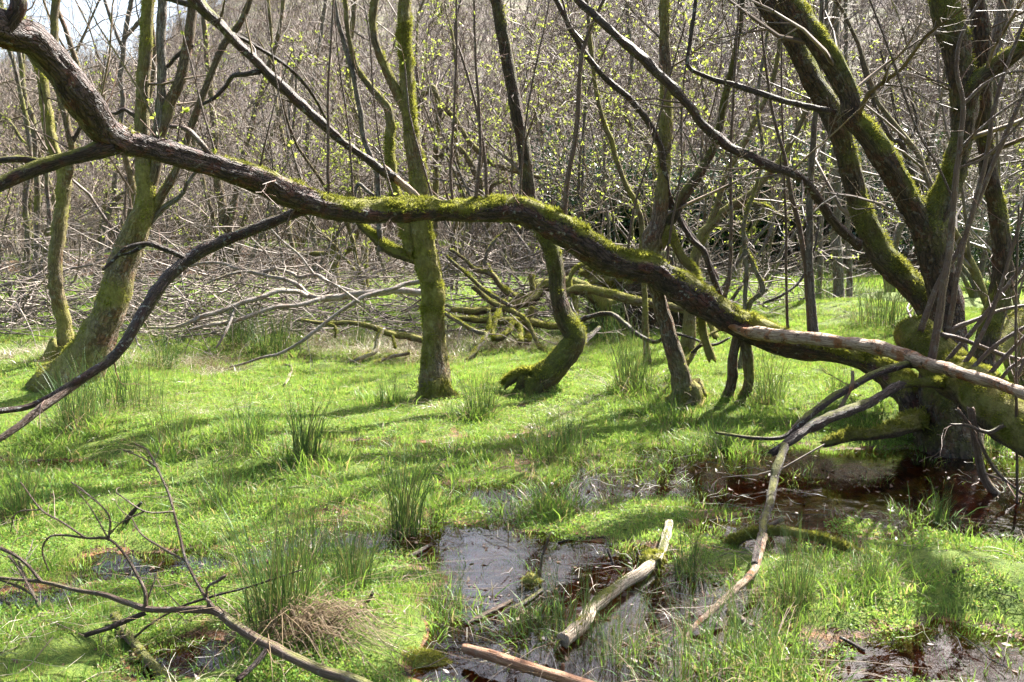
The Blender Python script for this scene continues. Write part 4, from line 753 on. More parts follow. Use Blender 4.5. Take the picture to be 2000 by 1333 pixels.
fallen('pale_log', 'smooth pale mossy log lying level behind the curved and forked trees', [
    [(1098, 578, 18, 11.0), (1104, 573, 20, 11.0), (1140, 567, 21, 11.0), (1190, 575, 20, 10.9), (1248, 590, 19, 10.8), (1300, 600, 18, 10.7), (1344, 606, 17, 10.6), (1385, 625, 16, 10.5), (1400, 660, 14, 10.3)],
    [(1152, 512, 8, 11.1), (1126, 524, 10, 11.1), (1114, 546, 10, 11.1), (1116, 575, 11, 11.0), (1124, 592, 11, 10.9), (1126, 625, 11, 10.6), (1128, 650, 10, 10.4)]], 11, m='bark_moss', cat='log', moss=.2, fz=3500, tw=(.8, .5, 2))
fallen('bent_branch', 'dark bare branch arching over the grass right of the curved tree', [
    [(1122, 632, 12, 10.0), (1150, 619, 11, 9.9), (1194, 614, 11, 9.8), (1222, 634, 11, 9.6), (1250, 656, 10, 9.4), (1278, 668, 9, 9.3), (1300, 658, 8, 9.2), (1320, 652, 7, 9.1), (1350, 660, 6, 9.0), (1380, 672, 5, 8.9)], [(1150, 655, 12, 9.9), (1135, 672, 14, 9.7), (1170, 640, 9, 10)]], 9.8, m='bark_stick', tw=(1, .4, 2))
fallen('bare_branch', 'bare grey twiggy branch hanging low behind the arched trunk on the right', [
    [(1490, 592, 6, 9.0), (1530, 575, 6, 9.0), (1565, 545, 6, 9.1), (1590, 490, 5, 9.2), (1600, 440, 4, 9.3)]], 9, m='bark_stick', tw=(2, .4, 2))

# --- foreground branches and sticks
woody('bare_branch', 'smooth reddish forked branch lying across the lower left corner', 'branch', [
    D([(780, 1365, 26, 2.85), (700, 1333, 24, 2.95), (630, 1309, 22, 3.05), (525, 1262, 21, 3.2), (455, 1223, 20, 3.32), (417, 1196, 19, 3.38), (350, 1193, 14, 3.42), (287, 1190, 14, 3.46), (245, 1178, 12, 3.5), (200, 1161, 10, 3.55), (140, 1151, 9, 3.6), (80, 1136, 8, 3.66), (0, 1129, 7, 3.72), (-80, 1122, 5, 3.8)], 'bark_red', n='stem', base=False, bump=.08),
    D([(417, 1190, 11, 3.38), (396, 1160, 8, 3.4), (364, 1097, 7, 3.45), (354, 1055, 7, 3.5), (340, 999, 6, 3.55), (329, 961, 6, 3.6), (305, 911, 5, 3.65), (287, 880, 4, 3.7), (264, 868, 3, 3.72)], 'bark_red', base=False), D([(305, 911, 4, 3.65), (275, 893, 3, 3.65), (240, 879, 3, 3.65)], 'bark_red', base=False),
    D([(364, 1097, 5, 3.45), (315, 1069, 5, 3.5), (277, 1045, 4, 3.52), (257, 1012, 3, 3.55)], 'bark_red', base=False), D([(340, 999, 5, 3.55), (284, 999, 4, 3.5), (228, 964, 3, 3.5)], 'bark_red', base=False), D([(284, 999, 4, 3.5), (238, 1020, 3, 3.5), (214, 1045, 3, 3.5)], 'bark_red', base=False),
    D([(286, 1188, 10, 3.46), (283, 1155, 8, 3.47), (266, 1122, 7, 3.5), (245, 1087, 6, 3.52), (214, 1055, 6, 3.55), (168, 1052, 5, 3.55), (123, 1046, 5, 3.55), (95, 1050, 4, 3.55), (82, 1076, 4, 3.55), (95, 1115, 3, 3.55)], 'bark_red', base=False),
    D([(213, 1054, 5, 3.55), (212, 1006, 4, 3.58), (165, 961, 4, 3.6), (138, 942, 3, 3.6)], 'bark_red', base=False), D([(168, 1052, 5, 3.55), (120, 1020, 4, 3.57), (81, 996, 4, 3.6), (40, 942, 3, 3.6)], 'bark_red', base=False), D([(210, 1050, 4, 3.55), (179, 996, 3, 3.6), (150, 957, 2.5, 3.6)], 'bark_red', base=False), D([(81, 996, 3, 3.6), (33, 1002, 3, 3.6), (20, 1040, 2, 3.6)], 'bark_red', base=False),
    D([(82, 1136, 8, 3.66), (46, 1097, 8, 3.7), (7, 1073, 8, 3.72), (-60, 1050, 7, 3.75)], 'bark_red', base=False), D([(286, 1197, 11, 3.46), (245, 1213, 12, 3.42), (210, 1227, 11, 3.38), (165, 1241, 10, 3.36)], 'bark_stick', base=False), D([(288, 1172, 5, 3.47), (300, 1140, 4, 3.5), (307, 1120, 3, 3.52)], 'bark_red', base=False),
    D([(410, 1195, 7, 3.38), (404, 1150, 6, 3.4), (425, 1135, 8, 3.4), (440, 1124, 8, 3.4)], 'bark_red', base=False), D([(525, 1262, 11, 3.2), (500, 1295, 12, 3.12), (462, 1330, 12, 3.05)], 'bark_stick', base=False), D([(17, 1085, 6, 3.7), (36, 1110, 5, 3.68), (58, 1150, 5, 3.6), (72, 1175, 4, 3.55)], 'bark_red', base=False)], 3.4, tw=(1.2, .12), near=.90)
woody('bare_branch', 'thin grey forked twig lying on wet moss at the left edge', 'branch', [
    D([(136, 1221, 9, 3.5), (105, 1202, 9, 3.52), (80, 1188, 9, 3.55), (66, 1162, 8, 3.58), (48, 1125, 6, 3.62), (36, 1098, 5, 3.65)], 'bark_grey', n='stem', base=False), D([(72, 1166, 7, 3.56), (40, 1148, 6, 3.6), (0, 1132, 6, 3.64), (-50, 1115, 5, 3.7)], 'bark_grey', base=False), D([(125, 1195, 6, 3.55), (90, 1196, 6, 3.55), (53, 1195, 6, 3.55), (0, 1171, 6, 3.58), (-50, 1150, 5, 3.6)], 'bark_grey', base=False),
    D([(192, 1220, 6, 3.5), (150, 1203, 6, 3.52), (130, 1184, 5, 3.55)], 'bark_grey', base=False)], 3.5, tw=(3, .2, 1), twmat='twig_pale', near=.95)
woody('cut_branch', 'thick sawn branch end rising from the moss at the lower left', 'branch', [
    D([(222, 1204, 19, 3.4), (235, 1220, 19, 3.36), (255, 1246, 18, 3.3), (280, 1279, 18, 3.2), (310, 1312, 20, 3.1), (350, 1360, 22, 2.98)], 'bark_red', n='stem', base=False, moss=.45, fz=500, fl=.01)], 3.3, near=.95)
woody('thin_twig', 'long thin dark twig bowed over the reddish forked branch', 'twig', [
    D([(262, 1246, 5, 3.2), (300, 1215, 5, 3.25), (350, 1187, 5, 3.3), (410, 1167, 5, 3.32), (490, 1146, 4, 3.3), (590, 1113, 3, 3.3)], 'bark_stick', n='stem', base=False)], 3.3, tw=(3, .1), near=.95)
woody('pole', 'smooth bare orange-brown pole lying over the water at the bottom edge', 'pole', [
    D([(905, 1267, 17, 3.05), (912, 1269, 22, 3.04), (940, 1277, 23, 3.0), (1000, 1295, 24, 2.93), (1060, 1314, 25, 2.86), (1110, 1331, 26, 2.8), (1180, 1356, 27, 2.72)], 'pole_orange', n='stem', base=False, bump=.05, jag=0), D([(1094, 1325, 12, 2.94), (1097, 1308, 10, 2.94), (1098, 1298, 8, 2.94)], 'pole_orange', n='knot', base=False)], 3)
gl = lambda *pts: [(a, b, c, dg(a, b + c * .45)) for a, b, c in pts]
woody('rotting_log', 'pale bleached log with moss patches lying half sunk in the pool', 'log', [
    D(gl((1304, 1024, 18), (1297, 1052, 20), (1283, 1090, 22), (1254, 1117, 24), (1212, 1146, 27), (1160, 1187, 31), (1135, 1220, 32), (1098, 1250, 34)), 'wood_pale', n='stem', base=False, moss=.0, fz=5000, fl=.010, ft=.55, bump=.16), D(gl((1275, 1100, 30), (1262, 1092, 26), (1288, 1086, 22)), 'log_moss', n='moss_cushion', base=False, fz=1200, moss=.5)], 4)
woody('mossy_branch', 'mossy rotten branch arching just above the water right of the pool', 'branch', [
    D([(1425, 1066, 26, 4.5), (1450, 1046, 25, 4.5), (1480, 1040, 25, 4.48), (1512, 1037, 23, 4.46), (1563, 1045, 20, 4.42), (1615, 1060, 18, 4.36), (1668, 1078, 16, 4.28), (1720, 1097, 16, 4.2), (1780, 1116, 16, 4.1)], 'log_moss', n='stem', base=False, moss=.3, fz=6000, fl=.018, ft=-.1), D([(1470, 1040, 10, 4.48), (1500, 1027, 9, 4.5), (1529, 1014, 8, 4.52)], 'bark_red', base=False)], 4.4, fuzzm='moss_dark', near=.935)
for lab, pts, m in [('dark stick poking up out of the pool beside the pale log', [(1198, 1105, 7), (1192, 1088, 7), (1186, 1072, 5)], 'bark_stick'), ('wet brown stick lying at the left edge of the pool', [(908, 1219, 6), (945, 1202, 9), (985, 1182, 8), (1000, 1172, 5)], 'bark_red'),
                    ('short rotten log piece right of the pale log in the pool', [(1424, 1194, 15), (1445, 1208, 17), (1470, 1228, 16)], 'bark_red'), ('short dark stick on the moss under the middle rush clump', [(800, 1088, 8), (822, 1076, 8), (844, 1063, 7)], 'bark_stick'),
                    ('mossy broken stake standing in the grass at the left', [(243, 1025, 10), (258, 1004, 10), (277, 982, 5)], 'bark_stick'), ('thin upright dead stem in the pool left of the pale log', [(1056, 1128, 7), (1058, 1105, 7), (1062, 1082, 6), (1076, 1040, 3)], 'bark_red'),
                    ('small broken stub in the moss near the foreground rush clump', [(712, 1182, 9), (722, 1172, 8), (728, 1160, 7)], 'bark_stick'), ('dark waterlogged stick half under water behind the wet brown stick', [(1000, 1190, 9), (1030, 1174, 9), (1060, 1152, 7)], 'bark_stick'),
                    ('straight dark twig lying in the shallow water behind the pool', [(1090, 1060, 4), (1130, 1052, 5), (1180, 1050, 4)], 'bark_stick'), ('pale bare stick lying in the lit grass left of the centre tree', [(556, 752, 5), (566, 735, 6), (570, 716, 4), (552, 712, 3)], 'wood_pale'),
                    ('brown stick in the shallows at the lower right', [(1640, 1245, 8), (1665, 1258, 8), (1690, 1272, 6)], 'bark_stick'), ('curved dead stick on the moss at the right', [(1862, 1118, 7), (1885, 1106, 7), (1905, 1104, 5)], 'bark_grey')]:
    q = gl(*pts); rise = 'upright' in lab or 'poking' in lab or 'stake' in lab or 'stub' in lab
    if rise: q = [(a, b, c, q[0][3]) for a, b, c, _ in q]
    woody('stick', lab, 'stick', [D(q, m, n='stem', base=False, bump=.12)], 4)

# ------------------------------------------------------------------ rush clumps
def rush_meshes(seed, n, rad, h, thin):
    r = np.random.default_rng(seed); A = blades(r, n, rad, h * 1.12, .0017 if thin else .0021, .46, 5, .3)
    B = blades(r, int(n * .3), rad * 1.2, h * .8, .0017, 1.5, 5, 1.3)
    return A.mesh('stems', M['rush']), B.mesh('dead_stems', M['thatch'])
RP = [rush_meshes(500, 120, .09, .46, 0), rush_meshes(501, 170, .14, .50, 0), rush_meshes(502, 90, .10, .38, 1), rush_meshes(503, 75, .14, .42, 1), rush_meshes(504, 220, .26, .40, 0), rush_meshes(505, 210, .13, .52, 0)]
for k, (px, py, p, s, lab) in enumerate(RUSH):
    g = gpt(px, py); root = thing('rush_clump', lab, 'rush clump', g, 'clumps of rushes in the clearing')
    root.rotation_euler = (0, 0, k * 2.4); root.scale = (s, s, s)
    link('stems', RP[p][0], root, kind='stuff'); link('dead_stems', RP[p][1], root, kind='stuff')
# brown fallen thatch beside the foreground rush clump
r = np.random.default_rng(77); A = Acc(); g = gpt(590, 1255)
n = 150; a = r.normal(.15, .6, n); l = .15 + .28 * r.random(n); base = g + np.column_stack([r.normal(-.04, .07, n), r.normal(0, .06, n), .02 + .05 * r.random(n)])
P = np.stack([base + np.column_stack([np.cos(a), np.sin(a), np.zeros(n)]) * (l * t)[:, None] + np.array([0, 0, 1.0]) * (.10 * np.sin(np.pi * min(1, t * 1.1)) * (.4 + r.random(n)) - .05 * t)[:, None] for t in np.linspace(0, 1, 6)], 1)
v, q = tubes(P, np.full((n, 6), .0019) * np.linspace(1, .4, 6)[None], 3); A.add(v, q, a=np.repeat(r.random(n), 18))
o = link('dead_thatch', A.mesh('dead_thatch', M['thatch'], g), None, g, kind='stuff', label='brown dead rush thatch flopped beside the dense foreground rush clump', category='thatch')

# dead straws and old leaves on the ground
def straws(name, n, region, mat, l0, l1, wd, label, cat, lift=.02):
    r = np.random.default_rng(len(name) * 13); x0, x1, y0, y1 = region
    x = r.uniform(x0, x1, n); y = y0 + (y1 - y0) * r.random(n) ** 1.5; keep = np.abs(x) < y * .64 + .3; x, y = x[keep], y[keep]; n = len(x)
    keep = noise2(x, y, 1.7, 81) > r.uniform(-.6, .5, n); x, y = x[keep], y[keep]; n = len(x)
    a = r.random(n) * 6.283; l = r.uniform(l0, l1, n); T = np.linspace(-.5, .5, 4); P = []
    for t in T:
        xx = x + np.cos(a) * l * t; yy = y + np.sin(a) * l * t; P.append(np.column_stack([xx, yy, np.maximum(H(xx, yy), WL + .002) + lift * r.random(n) + .006]))
    P = np.stack(P, 1); v, q = tubes(P, np.full((n, 4), wd), 3); A = Acc(); A.add(v, q, a=np.repeat(r.random(n), 12))
    link(name, A.mesh(name, M[mat]), kind='stuff', label=label, category=cat)
straws('dead_straw', 7000, (-7, 7, 2.5, 11), 'straw', .05, .20, .0010, 'pale dead rush straws strewn over the wet grass', 'straw', .03)
straws('fallen_twigs', 2200, (-8, 8, 2.5, 13), 'twig', .06, .3, .0022, 'small dead twigs littering the boggy ground', 'twigs', .02)
r = np.random.default_rng(5); n = 8000; x = r.uniform(-4, 4.5, n); y = r.uniform(2.5, 8.5, n); k = (np.abs(x) < y * .62 + .2); x, y = x[k], y[k]; z = H(x, y)
k = r.random(len(x)) < np.where(z < .03, .6, .4); x, y, z = x[k], y[k], np.maximum(z[k], WL) + .004; n = len(x)
a = r.random(n) * 6.283; l = r.uniform(.006, .02, n); tilt = r.normal(0, .4, (n, 2))
c = np.column_stack([x, y, z]); u = np.column_stack([np.cos(a), np.sin(a), tilt[:, 0]]) * l[:, None]; w2 = np.column_stack([-np.sin(a), np.cos(a), tilt[:, 1]]) * (l * .45)[:, None]
V = np.stack([c - u, c + w2 - u * .1, c + u, c - w2], 1).reshape(-1, 3); A = Acc(); A.add(V, np.arange(4 * n).reshape(-1, 4), a=np.repeat(r.random(n), 4))
link('leaf_litter', A.mesh('leaf_litter', M['litter'], smooth=False), kind='stuff', label='rotting brown leaves floating in the shallow water', category='leaf litter')

# moss cushions
def cushion(px, py, rx, ry, h, lab, mat='log_moss', fzm='moss_fuzz', nf=5000):
    g = gpt(px, py); nu, nv = 28, 12; U, V = np.meshgrid(np.linspace(0, 2 * np.pi, nu, endpoint=False), np.linspace(0, 1, nv))
    rr = np.sin(V * np.pi / 2); x = rx * rr * np.cos(U); y = ry * rr * np.sin(U); z = h * np.cos(V * np.pi / 2) - .05 * V
    p = np.stack([x, y, z], -1); p += (noise3((p + g) * 9, 3)[..., None] * .35 + noise3((p + g) * 22, 4)[..., None] * .15) * np.array([rx * .4, ry * .4, h * .6])
    v = p.reshape(-1, 3); idx = np.arange(nu * nv).reshape(nv, nu); nx = np.roll(idx, -1, 1)
    q = np.stack([idx[:-1], idx[1:], nx[1:], nx[:-1]], -1).reshape(-1, 4); nn = v / np.array([rx, ry, h]) ** 2; nn /= np.linalg.norm(nn, axis=1, keepdims=True) + 1e-9
    root = thing('moss_cushion', lab, 'moss', g); bc = v * 1.0
    mo = np.full(len(v), .6) + .5 * noise3(v * 12, 8)
    L = dict(v=v + g, q=q, t=None, n=nn, bc=bc, moss=mo); limb_obj('cushion', L, M[mat], root, g)
    F = Acc(); fuzz(L, nf, .013, -.2, F, .1, int(px)); link('moss_shoots', F.mesh('moss_shoots', M[fzm], g), root, kind='stuff')
for a in [(1035, 1135, .05, .04, .04, 'small moss lump in the water left of the pale log', 'log_moss', 'moss_dark', 900),
          (810, 1285, .20, .09, .03, 'flat yellow-green moss cushion at the left edge of the pool', 'log_moss', 'moss_fuzz', 9000), (660, 1085, .06, .05, .03, 'tiny moss lump behind the foreground rush clump', 'log_moss', 'moss_dark', 900)]:
    cushion(*a)

# torn-up root plate behind the fallen limbs
g = gpt(1265, 640); root = thing('root_plate', 'dark earthy root plate of an uprooted tree behind the curved tree', 'root plate', g)
for nm, sx, sy, sz, off, mt, ms in [('earth', .75, .35, .62, (0, 0, .25), 'bark_oldmoss', -.55), ('moss_cap', .55, .32, .22, (-.35, -.05, .72), 'log_moss', .7)]:
    nu, nv = 40, 20; U, V = np.meshgrid(np.linspace(0, 2 * np.pi, nu, endpoint=False), np.linspace(.02, np.pi - .02, nv)); d3 = np.stack([np.sin(V) * np.cos(U), np.sin(V) * np.sin(U), np.cos(V)], -1)
    p = d3 * np.array([sx, sy, sz]) * (1 + .35 * noise3(d3 * 2.5, 5) + .2 * noise3(d3 * 6, 6))[..., None] + np.array(off); idx = np.arange(nu * nv).reshape(nv, nu); nx = np.roll(idx, -1, 1)
    q = np.stack([idx[:-1], idx[1:], nx[1:], nx[:-1]], -1).reshape(-1, 4); v = p.reshape(-1, 3)
    L = dict(v=v, q=q, t=None, n=d3.reshape(-1, 3), bc=v, moss=ms + d3.reshape(-1, 3)[:, 2] + .3 * noise3(v * 8, 9)); limb_obj(nm, L, M[mt], root, np.zeros(3))
    if nm == 'moss_cap':
        F = Acc(); fuzz(L, 5000, .03, .2, F, .3, 3); link('moss_shoots', F.mesh('moss_shoots', M['moss_fuzz']), root, kind='stuff')
r = np.random.default_rng(3); out = {}; Q = [(branch(r, np.array([r.uniform(-.6, .6), -.2, r.uniform(.1, .8)]), r.normal(0, 1, 3) + [0, -.6, 0], .6, 5, .3, -.1), np.linspace(.014, .003, 5), .6) for _ in range(26)]
out[2] = Q; sprout(r, Q, 3, 3, .5, out); A = Acc(); twigs_mesh(out, A); link('roots', A.mesh('roots', M['twig']), root, kind='stuff')

# ------------------------------------------------------------------ background wood
def proto_tree(seed, stems, h, r0, leaf=0, lean=.18, n1=9, n2=6, n3=4, lsz=.05, lclus=2, twig='twig', bm='bark_grey', minr=.004, crook=.16):
    r = np.random.default_rng(seed); out = {}; tr = Acc(); bcs, mos = [], []
    for k in range(stems):
        hh = h * r.uniform(.75, 1.1); Pp = branch(r, np.array([r.normal(0, .08), r.normal(0, .08), -.1]), np.array([r.normal(0, lean), r.normal(0, lean), 1.0]), hh, 9, crook, .03)
        R = np.linspace(r0 * r.uniform(.6, 1), r0 * .18, 9); R[0] *= 1.5
        L = limb(Pp, R, 8, seed * 10 + k, .12, -.1, .6, step=.35, cap=False); tr.add(L['v'], L['q']); bcs.append(L['bc']); mos.append(L['moss'] + .9 * np.exp(-(L['v'][:, 2]) / 1.2))
        c = sprout(r, [(L['P'], L['R'], hh)], 1, n1, .36, out, lo=.12, spread=(.4, 1.15), rr=.5, trop=.06)
        c2 = sprout(r, c, 2, n2, .42, out, rr=.5, trop=.03); sprout(r, c2, 3, n3, .45, out, rr=.6, trop=.02)
    me = mesh_from('trunk', np.vstack(tr.v), np.vstack(tr.q), None, M[bm], {'bark': ('FLOAT_VECTOR', np.vstack(bcs)), 'moss': ('FLOAT', np.concatenate(mos))})
    A = Acc(); twigs_mesh(out, A, minr); cr = A.mesh('crown', M[twig]); lm = None
    if leaf: B = Acc(); leaves_on(r, out[3], leaf, lsz, B, lclus); lm = B.mesh('leaves', M['bud'])
    return me, cr, lm
NEARP = [proto_tree(900 + k, [2, 3, 1, 2, 4, 1][k], [7.5, 6.5, 8.5, 7, 6, 9][k], [.085, .07, .1, .08, .06, .09][k], leaf=[0, .12, 0, .2, 0, .1][k], lsz=.035, bm=['bark_grey', 'bark_moss', 'bark_grey', 'bark_moss', 'bark_grey', 'bark_moss'][k], twig=['twig', 'twig_pale', 'twig', 'twig', 'twig_pale', 'twig'][k]) for k in range(6)]
LEAFP = [proto_tree(950 + k, 4, 5.5, .04, minr=.0055, lclus=4, leaf=1.1, lsz=.042, lean=.35, n1=8, n2=6, n3=4) for k in range(2)]
def place(kind, protos, k, x, y, s, rz, label, cat, group):
    me, cr, lm = protos[k]; o = thing(kind, label, cat, (x, y, float(H(x, y)) - .03), group); o.scale = (s, s, s * (1.0)); o.rotation_euler = (0, 0, rz)
    link('trunk', me, o); link('crown', cr, o, kind='stuff')
    if lm: link('leaves', lm, o, kind='stuff')
    return o
r = np.random.default_rng(21); pts = []; KL = [('woodland_tree', 'bare grey-brown tree with mossy foot in the wood behind the clearing', 'trees of the wood behind the clearing'), ('far_tree', 'slender bare tree deep in the wood beyond the dark bank', 'trees beyond the dark bank')]
for px_, y_, s_, k_, lab_ in [(2010, 7.9, .8, 1, 'bushy bare tree at the right edge beyond the fallen log'), (2120, 9.4, .9, 4, 'many-stemmed bare tree standing just outside the right edge')]:
    place('woodland_tree', NEARP, k_, (px_ - 1000) / FPX * y_, y_, s_, k_ * 1.9, lab_, 'tree', 'trees of the wood behind the clearing')
tries = 0; NEARW = []
while len(pts) < 175 and tries < 9000:
    tries += 1; y = 13 + 40 * r.random() ** .9; x = r.uniform(-1, 1) * (y * .62 + 1.0)
    px = 1000 + x / y * FPX
    if y < 16 and 330 < px < 1750: continue
    if y < 24 and 480 < px < 1700 and r.random() < .75: continue
    if 24 < y < 30 and 1100 < px < 1750 and r.random() < .7: continue
    if y < 34 and px < 260 and r.random() < .35: continue
    if any((x - a) ** 2 + (y - bq) ** 2 < (1.0 + y * .02) ** 2 for a, bq in pts): continue
    pts.append((x, y)); k = int(r.integers(0, 6)); nm, lab, gr = KL[0 if y < 26 else 1]
    NEW = place(nm, NEARP, k, x, y, r.uniform(.75, 1.1) if y < 20 else r.uniform(.55, .85), r.random() * 6.28, lab, 'tree', gr)
    if y < 26: NEARW.append((px, k, NEW))
for q, (px, k, o) in enumerate(sorted(NEARW, key=lambda t: t[0])):
    n = q + 1; suf = 'th' if 10 < n < 14 else {1: 'st', 2: 'nd', 3: 'rd'}.get(n % 10, 'th')
    o['label'] = 'bare %s tree, %d%s from the left among the nearer wood trees behind the clearing' % (['two-stemmed grey', 'three-stemmed mossy', 'single grey', 'two-stemmed mossy', 'four-stemmed grey', 'single mossy'][k], n, suf)
for k, (px, y, s, lab) in enumerate([(1080, 13.5, 1.0, 'willow shrub with fresh yellow-green leaves behind the curved tree'), (1190, 14.5, 1.05, 'leafing willow shrub behind the slanting slender tree'), (1390, 14, 1.0, 'leafing willow shrub behind the leaning mossy tree'), (980, 16, 1.05, 'leafing shrub seen left of the curved tree top'),
                                     (1290, 17, 1.1, 'leafing shrub straight behind the forked tree'), (560, 15, .8, 'pale leafing shrub behind the left of the arched trunk'), (1480, 18, 1.1, 'yellow-green shrub beyond the kinked grey tree'), (880, 19, 1.0, 'leafing shrub behind the crooked drooping tree'), (330, 18, .9, 'leafing shrub behind the leaning tree'), (30, 14, .7, 'leafing shrub at the left edge behind the slim mossy tree')]):
    x = (px - 1000) / FPX * y; place('leafing_shrub', LEAFP, k % 2, x, y, s * .9, k * 1.7, lab, 'shrub', 'leafing willow shrubs')

# evergreen bushes
def holly(seed, n, rx, h):
    r = np.random.default_rng(seed); cl = r.normal(0, .55, (26, 3)) * [rx, rx * .7, h * .45] + [0, 0, h * .5]; m = r.integers(0, 26, n); p = cl[m] + r.normal(0, 1, (n, 3)) * .24
    p[:, 2] = np.abs(p[:, 2]); d = r.normal(0, 1, (n, 3)) + [0, 0, -.2]; d /= np.linalg.norm(d, axis=1, keepdims=True); s = np.cross(d, r.normal(0, 1, (n, 3)) + [0, 0, 1.5]); s /= np.linalg.norm(s, axis=1, keepdims=True); l = r.uniform(.05, .10, n)[:, None]
    V = np.stack([p, p + d * l * .45 + s * l * .3, p + d * l, p + d * l * .45 - s * l * .3], 1).reshape(-1, 3); A = Acc(); A.add(V, np.arange(4 * n).reshape(-1, 4), a=np.repeat(r.random(n), 4))
    out = {1: [(branch(r, np.array([r.normal(0, .2), r.normal(0, .2), 0]), r.normal(0, .4, 3) + [0, 0, 1], h, 7, .15, .05), np.linspace(.03, .008, 7), h) for _ in range(9)]}; sprout(r, out[1], 2, 6, .35, out); B = Acc(); twigs_mesh(out, B)
    return B.mesh('stems', M['twig']), A.mesh('leaves', M['holly'])
HP = [holly(41, 9500, 1.1, 2.6), holly(42, 8000, 1.0, 2.1)]
for k, (px, y, s, lab) in enumerate([(1170, 25.6, 1.5, 'glossy dark evergreen bush behind the curved tree'), (1300, 26.0, 1.7, 'glossy dark evergreen bush behind the forked tree'), (1430, 25.8, 1.5, 'glossy evergreen bush on the bank right of the forked tree'), (1540, 26.5, 1.8, 'tall glossy evergreen bush behind the red pole shoots'), (1640, 26.0, 1.5, 'evergreen bush behind the left stem of the big mossy tree'),
                                     (1740, 27, 1.6, 'evergreen bush between the stems of the big mossy tree'), (1050, 30, 1.0, 'small evergreen bush left of the curved tree'), (1965, 20, .9, 'glossy evergreen bush at the right edge behind the fallen log'), (1880, 26, 1.0, 'evergreen bush behind the right stem of the big mossy tree')]):
    x = (px - 1000) / FPX * y; o = thing('evergreen_bush', lab, 'bush', (x, y, float(H(x, y)) - .05), 'evergreen bushes on the bank'); o.scale = (s, s, s); o.rotation_euler = (0, 0, k * 1.3)
    link('stems', HP[k % 2][0], o, kind='stuff'); link('leaves', HP[k % 2][1], o, kind='stuff')

# brushwood: heaps of dead twigs along the bank and below the left trees
def brush(name, label, boxes, per, seed, mat='twig_pale', ln=1.2):
    r = np.random.default_rng(seed); out = {}; par = []
    for (px, y, wx, wy, hh) in boxes:
        cx = (px - 1000) / FPX * y
        for _ in range(per):
            x = cx + r.uniform(-wx, wx); yy = y + r.uniform(-wy, wy); z = float(H(x, yy)) + hh * r.random() ** 1.6; l = ln * r.uniform(.5, 1.5); a = r.random() * 6.28
            par.append((branch(r, np.array([x, yy, z]), np.array([math.cos(a), math.sin(a) * .6, r.normal(0.05, .2)]), l, 5, .16, -.01), np.linspace(r.uniform(.006, .016), .003, 5), l))
    out[2] = par; c = sprout(r, par, 3, 3.5, .45, out, trop=0); A = Acc(); twigs_mesh(out, A, .0026)
    link(name, A.mesh(name, M[mat]), kind='stuff', label=label, category='brushwood')
brush('brushwood', 'dense tangle of bare grey twigs behind the leaning tree and large fallen branch', [(330, 11.0, .9, .8, .9), (450, 11.3, .9, .8, .9), (560, 11.6, .8, .8, .7), (250, 11.5, 1.0, .8, 1.0), (60, 11.8, 1.2, .9, .8), (0, 11.0, .8, .8, .7), (640, 12.5, .8, .9, .6), (150, 12.5, 1.2, 1.0, 1.5), (400, 13, 1.2, 1.0, 1.6), (20, 13, 1.2, 1, 1.6), (520, 13.5, 1.0, 1.0, 1.2), (270, 13.5, 1.2, 1, 1.8)], 62, 31)
brush('brushwood', 'dark brushwood heaped along the peat bank at the back', [(px, 24.8, 1.6, 1.0, .8) for px in range(520, 1000, 70)] + [(px, 23.6, 1.5, 1.6, .5) for px in range(1380, 1800, 70)] + [(px, 21, 1.6, 1.8, .35) for px in range(500, 900, 80)], 34, 32, 'twig', 1.6)
brush('brushwood', 'tangled grey twigs over the mossy fallen limbs behind the curved tree', [(930, 12.3, .6, .5, 1.1), (1010, 12.6, .7, .5, 1.3), (1090, 12.6, .6, .5, 1.2), (1180, 12.8, .6, .5, 1.0), (800, 12.6, .8, .6, 1.0), (720, 12.8, .8, .6, .9), (1280, 13.2, .7, .6, .9), (1400, 14, .9, .7, .7), (1520, 15, 1.0, .8, .6)], 52, 33, 'twig_pale', 1.1)

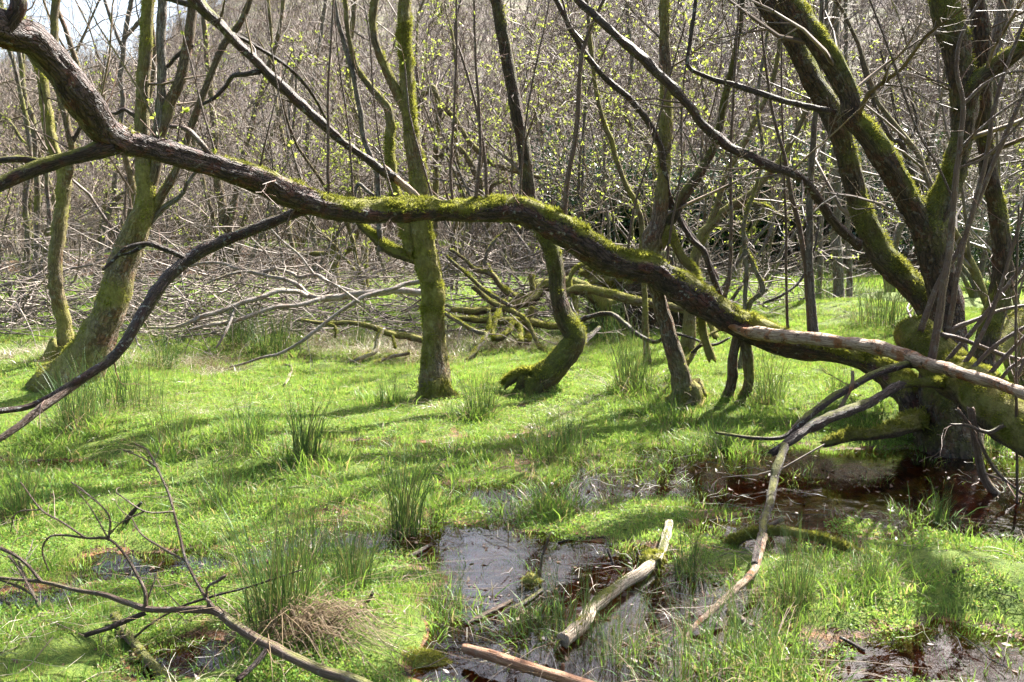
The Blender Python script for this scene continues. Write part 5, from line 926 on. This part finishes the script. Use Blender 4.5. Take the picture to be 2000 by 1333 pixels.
# the wooded hillside: too far and dense to count
FARP = []
for k in range(4):
    me, cr, lm = proto_tree(980 + k, 2, 7.5, .09, leaf=[0, .2, .1, 0][k], lsz=.09, n1=9, n2=5, n3=3, minr=.011, twig='twig_pale' if k % 2 else 'twig')
    mats = [me.materials[0], cr.materials[0]] + ([lm.materials[0]] if lm else []); V, Q, T, base = [], [], [], 0
    mm = bpy.data.meshes.new('hill_tree'); parts = [me, cr] + ([lm] if lm else []); mi = []; att = []; loops = []; nst = []
    for j, a in enumerate(parts):
        n = len(a.vertices); co = np.zeros(n * 3, np.float32); a.vertices.foreach_get('co', co); V.append(co.reshape(-1, 3))
        lp = np.zeros(len(a.loops), np.int32); a.loops.foreach_get('vertex_index', lp); Q.append(lp.reshape(-1, 4) + base); mi += [j] * (len(lp) // 4); base += n
        att.append(np.zeros(n) if j == 0 else np.random.default_rng(k).random(n))
    mm = mesh_from('hill_tree', np.vstack(V), np.vstack(Q), None, None, {'tint': ('FLOAT', np.concatenate(att))})
    for m_ in mats: mm.materials.append(m_)
    mm.polygons.foreach_set('material_index', np.array(mi, np.int32)); FARP.append(mm)
r = np.random.default_rng(61); n = 1700; y = 52 + 160 * r.random(n) ** 1.2; x = r.uniform(-1, 1, n) * (y * .66 + 2)
scatter('hillside_wood', np.column_stack([x, y, H(x, y) - .1]), np.column_stack([np.zeros(n), np.zeros(n), r.random(n) * 6.28]), r.uniform(.8, 1.35, n), r.integers(0, 4, n), FARP, 'bare pale woodland covering the hillside in the distance', 'woodland')
# undergrowth: thin saplings filling the back of the wood
r = np.random.default_rng(62); n = 1300; y = 26 + 30 * r.random(n); x = r.uniform(-1, 1, n) * (y * .64 + 1); UP = []
for k in range(3):
    rr = np.random.default_rng(70 + k); out = {1: [(branch(rr, np.array([rr.normal(0, .25), rr.normal(0, .25), 0]), np.array([rr.normal(0, .35), rr.normal(0, .35), 1]), 2.6, 7, .14, .04), np.linspace(.014, .005, 7), 2.6) for _ in range(6)]}
    c = sprout(rr, out[1], 2, 7, .35, out); c = sprout(rr, c, 3, 4, .4, out); A = Acc(); twigs_mesh(out, A, .005); UP.append(A.mesh('sapling', M['twig_pale' if k else 'twig']))
scatter('undergrowth', np.column_stack([x, y, H(x, y) - .05]), np.column_stack([np.zeros(n), np.zeros(n), r.random(n) * 6.28]), r.uniform(.6, 1.4, n), r.integers(0, 3, n), UP, 'thicket of thin bare saplings filling the back of the wood', 'undergrowth')
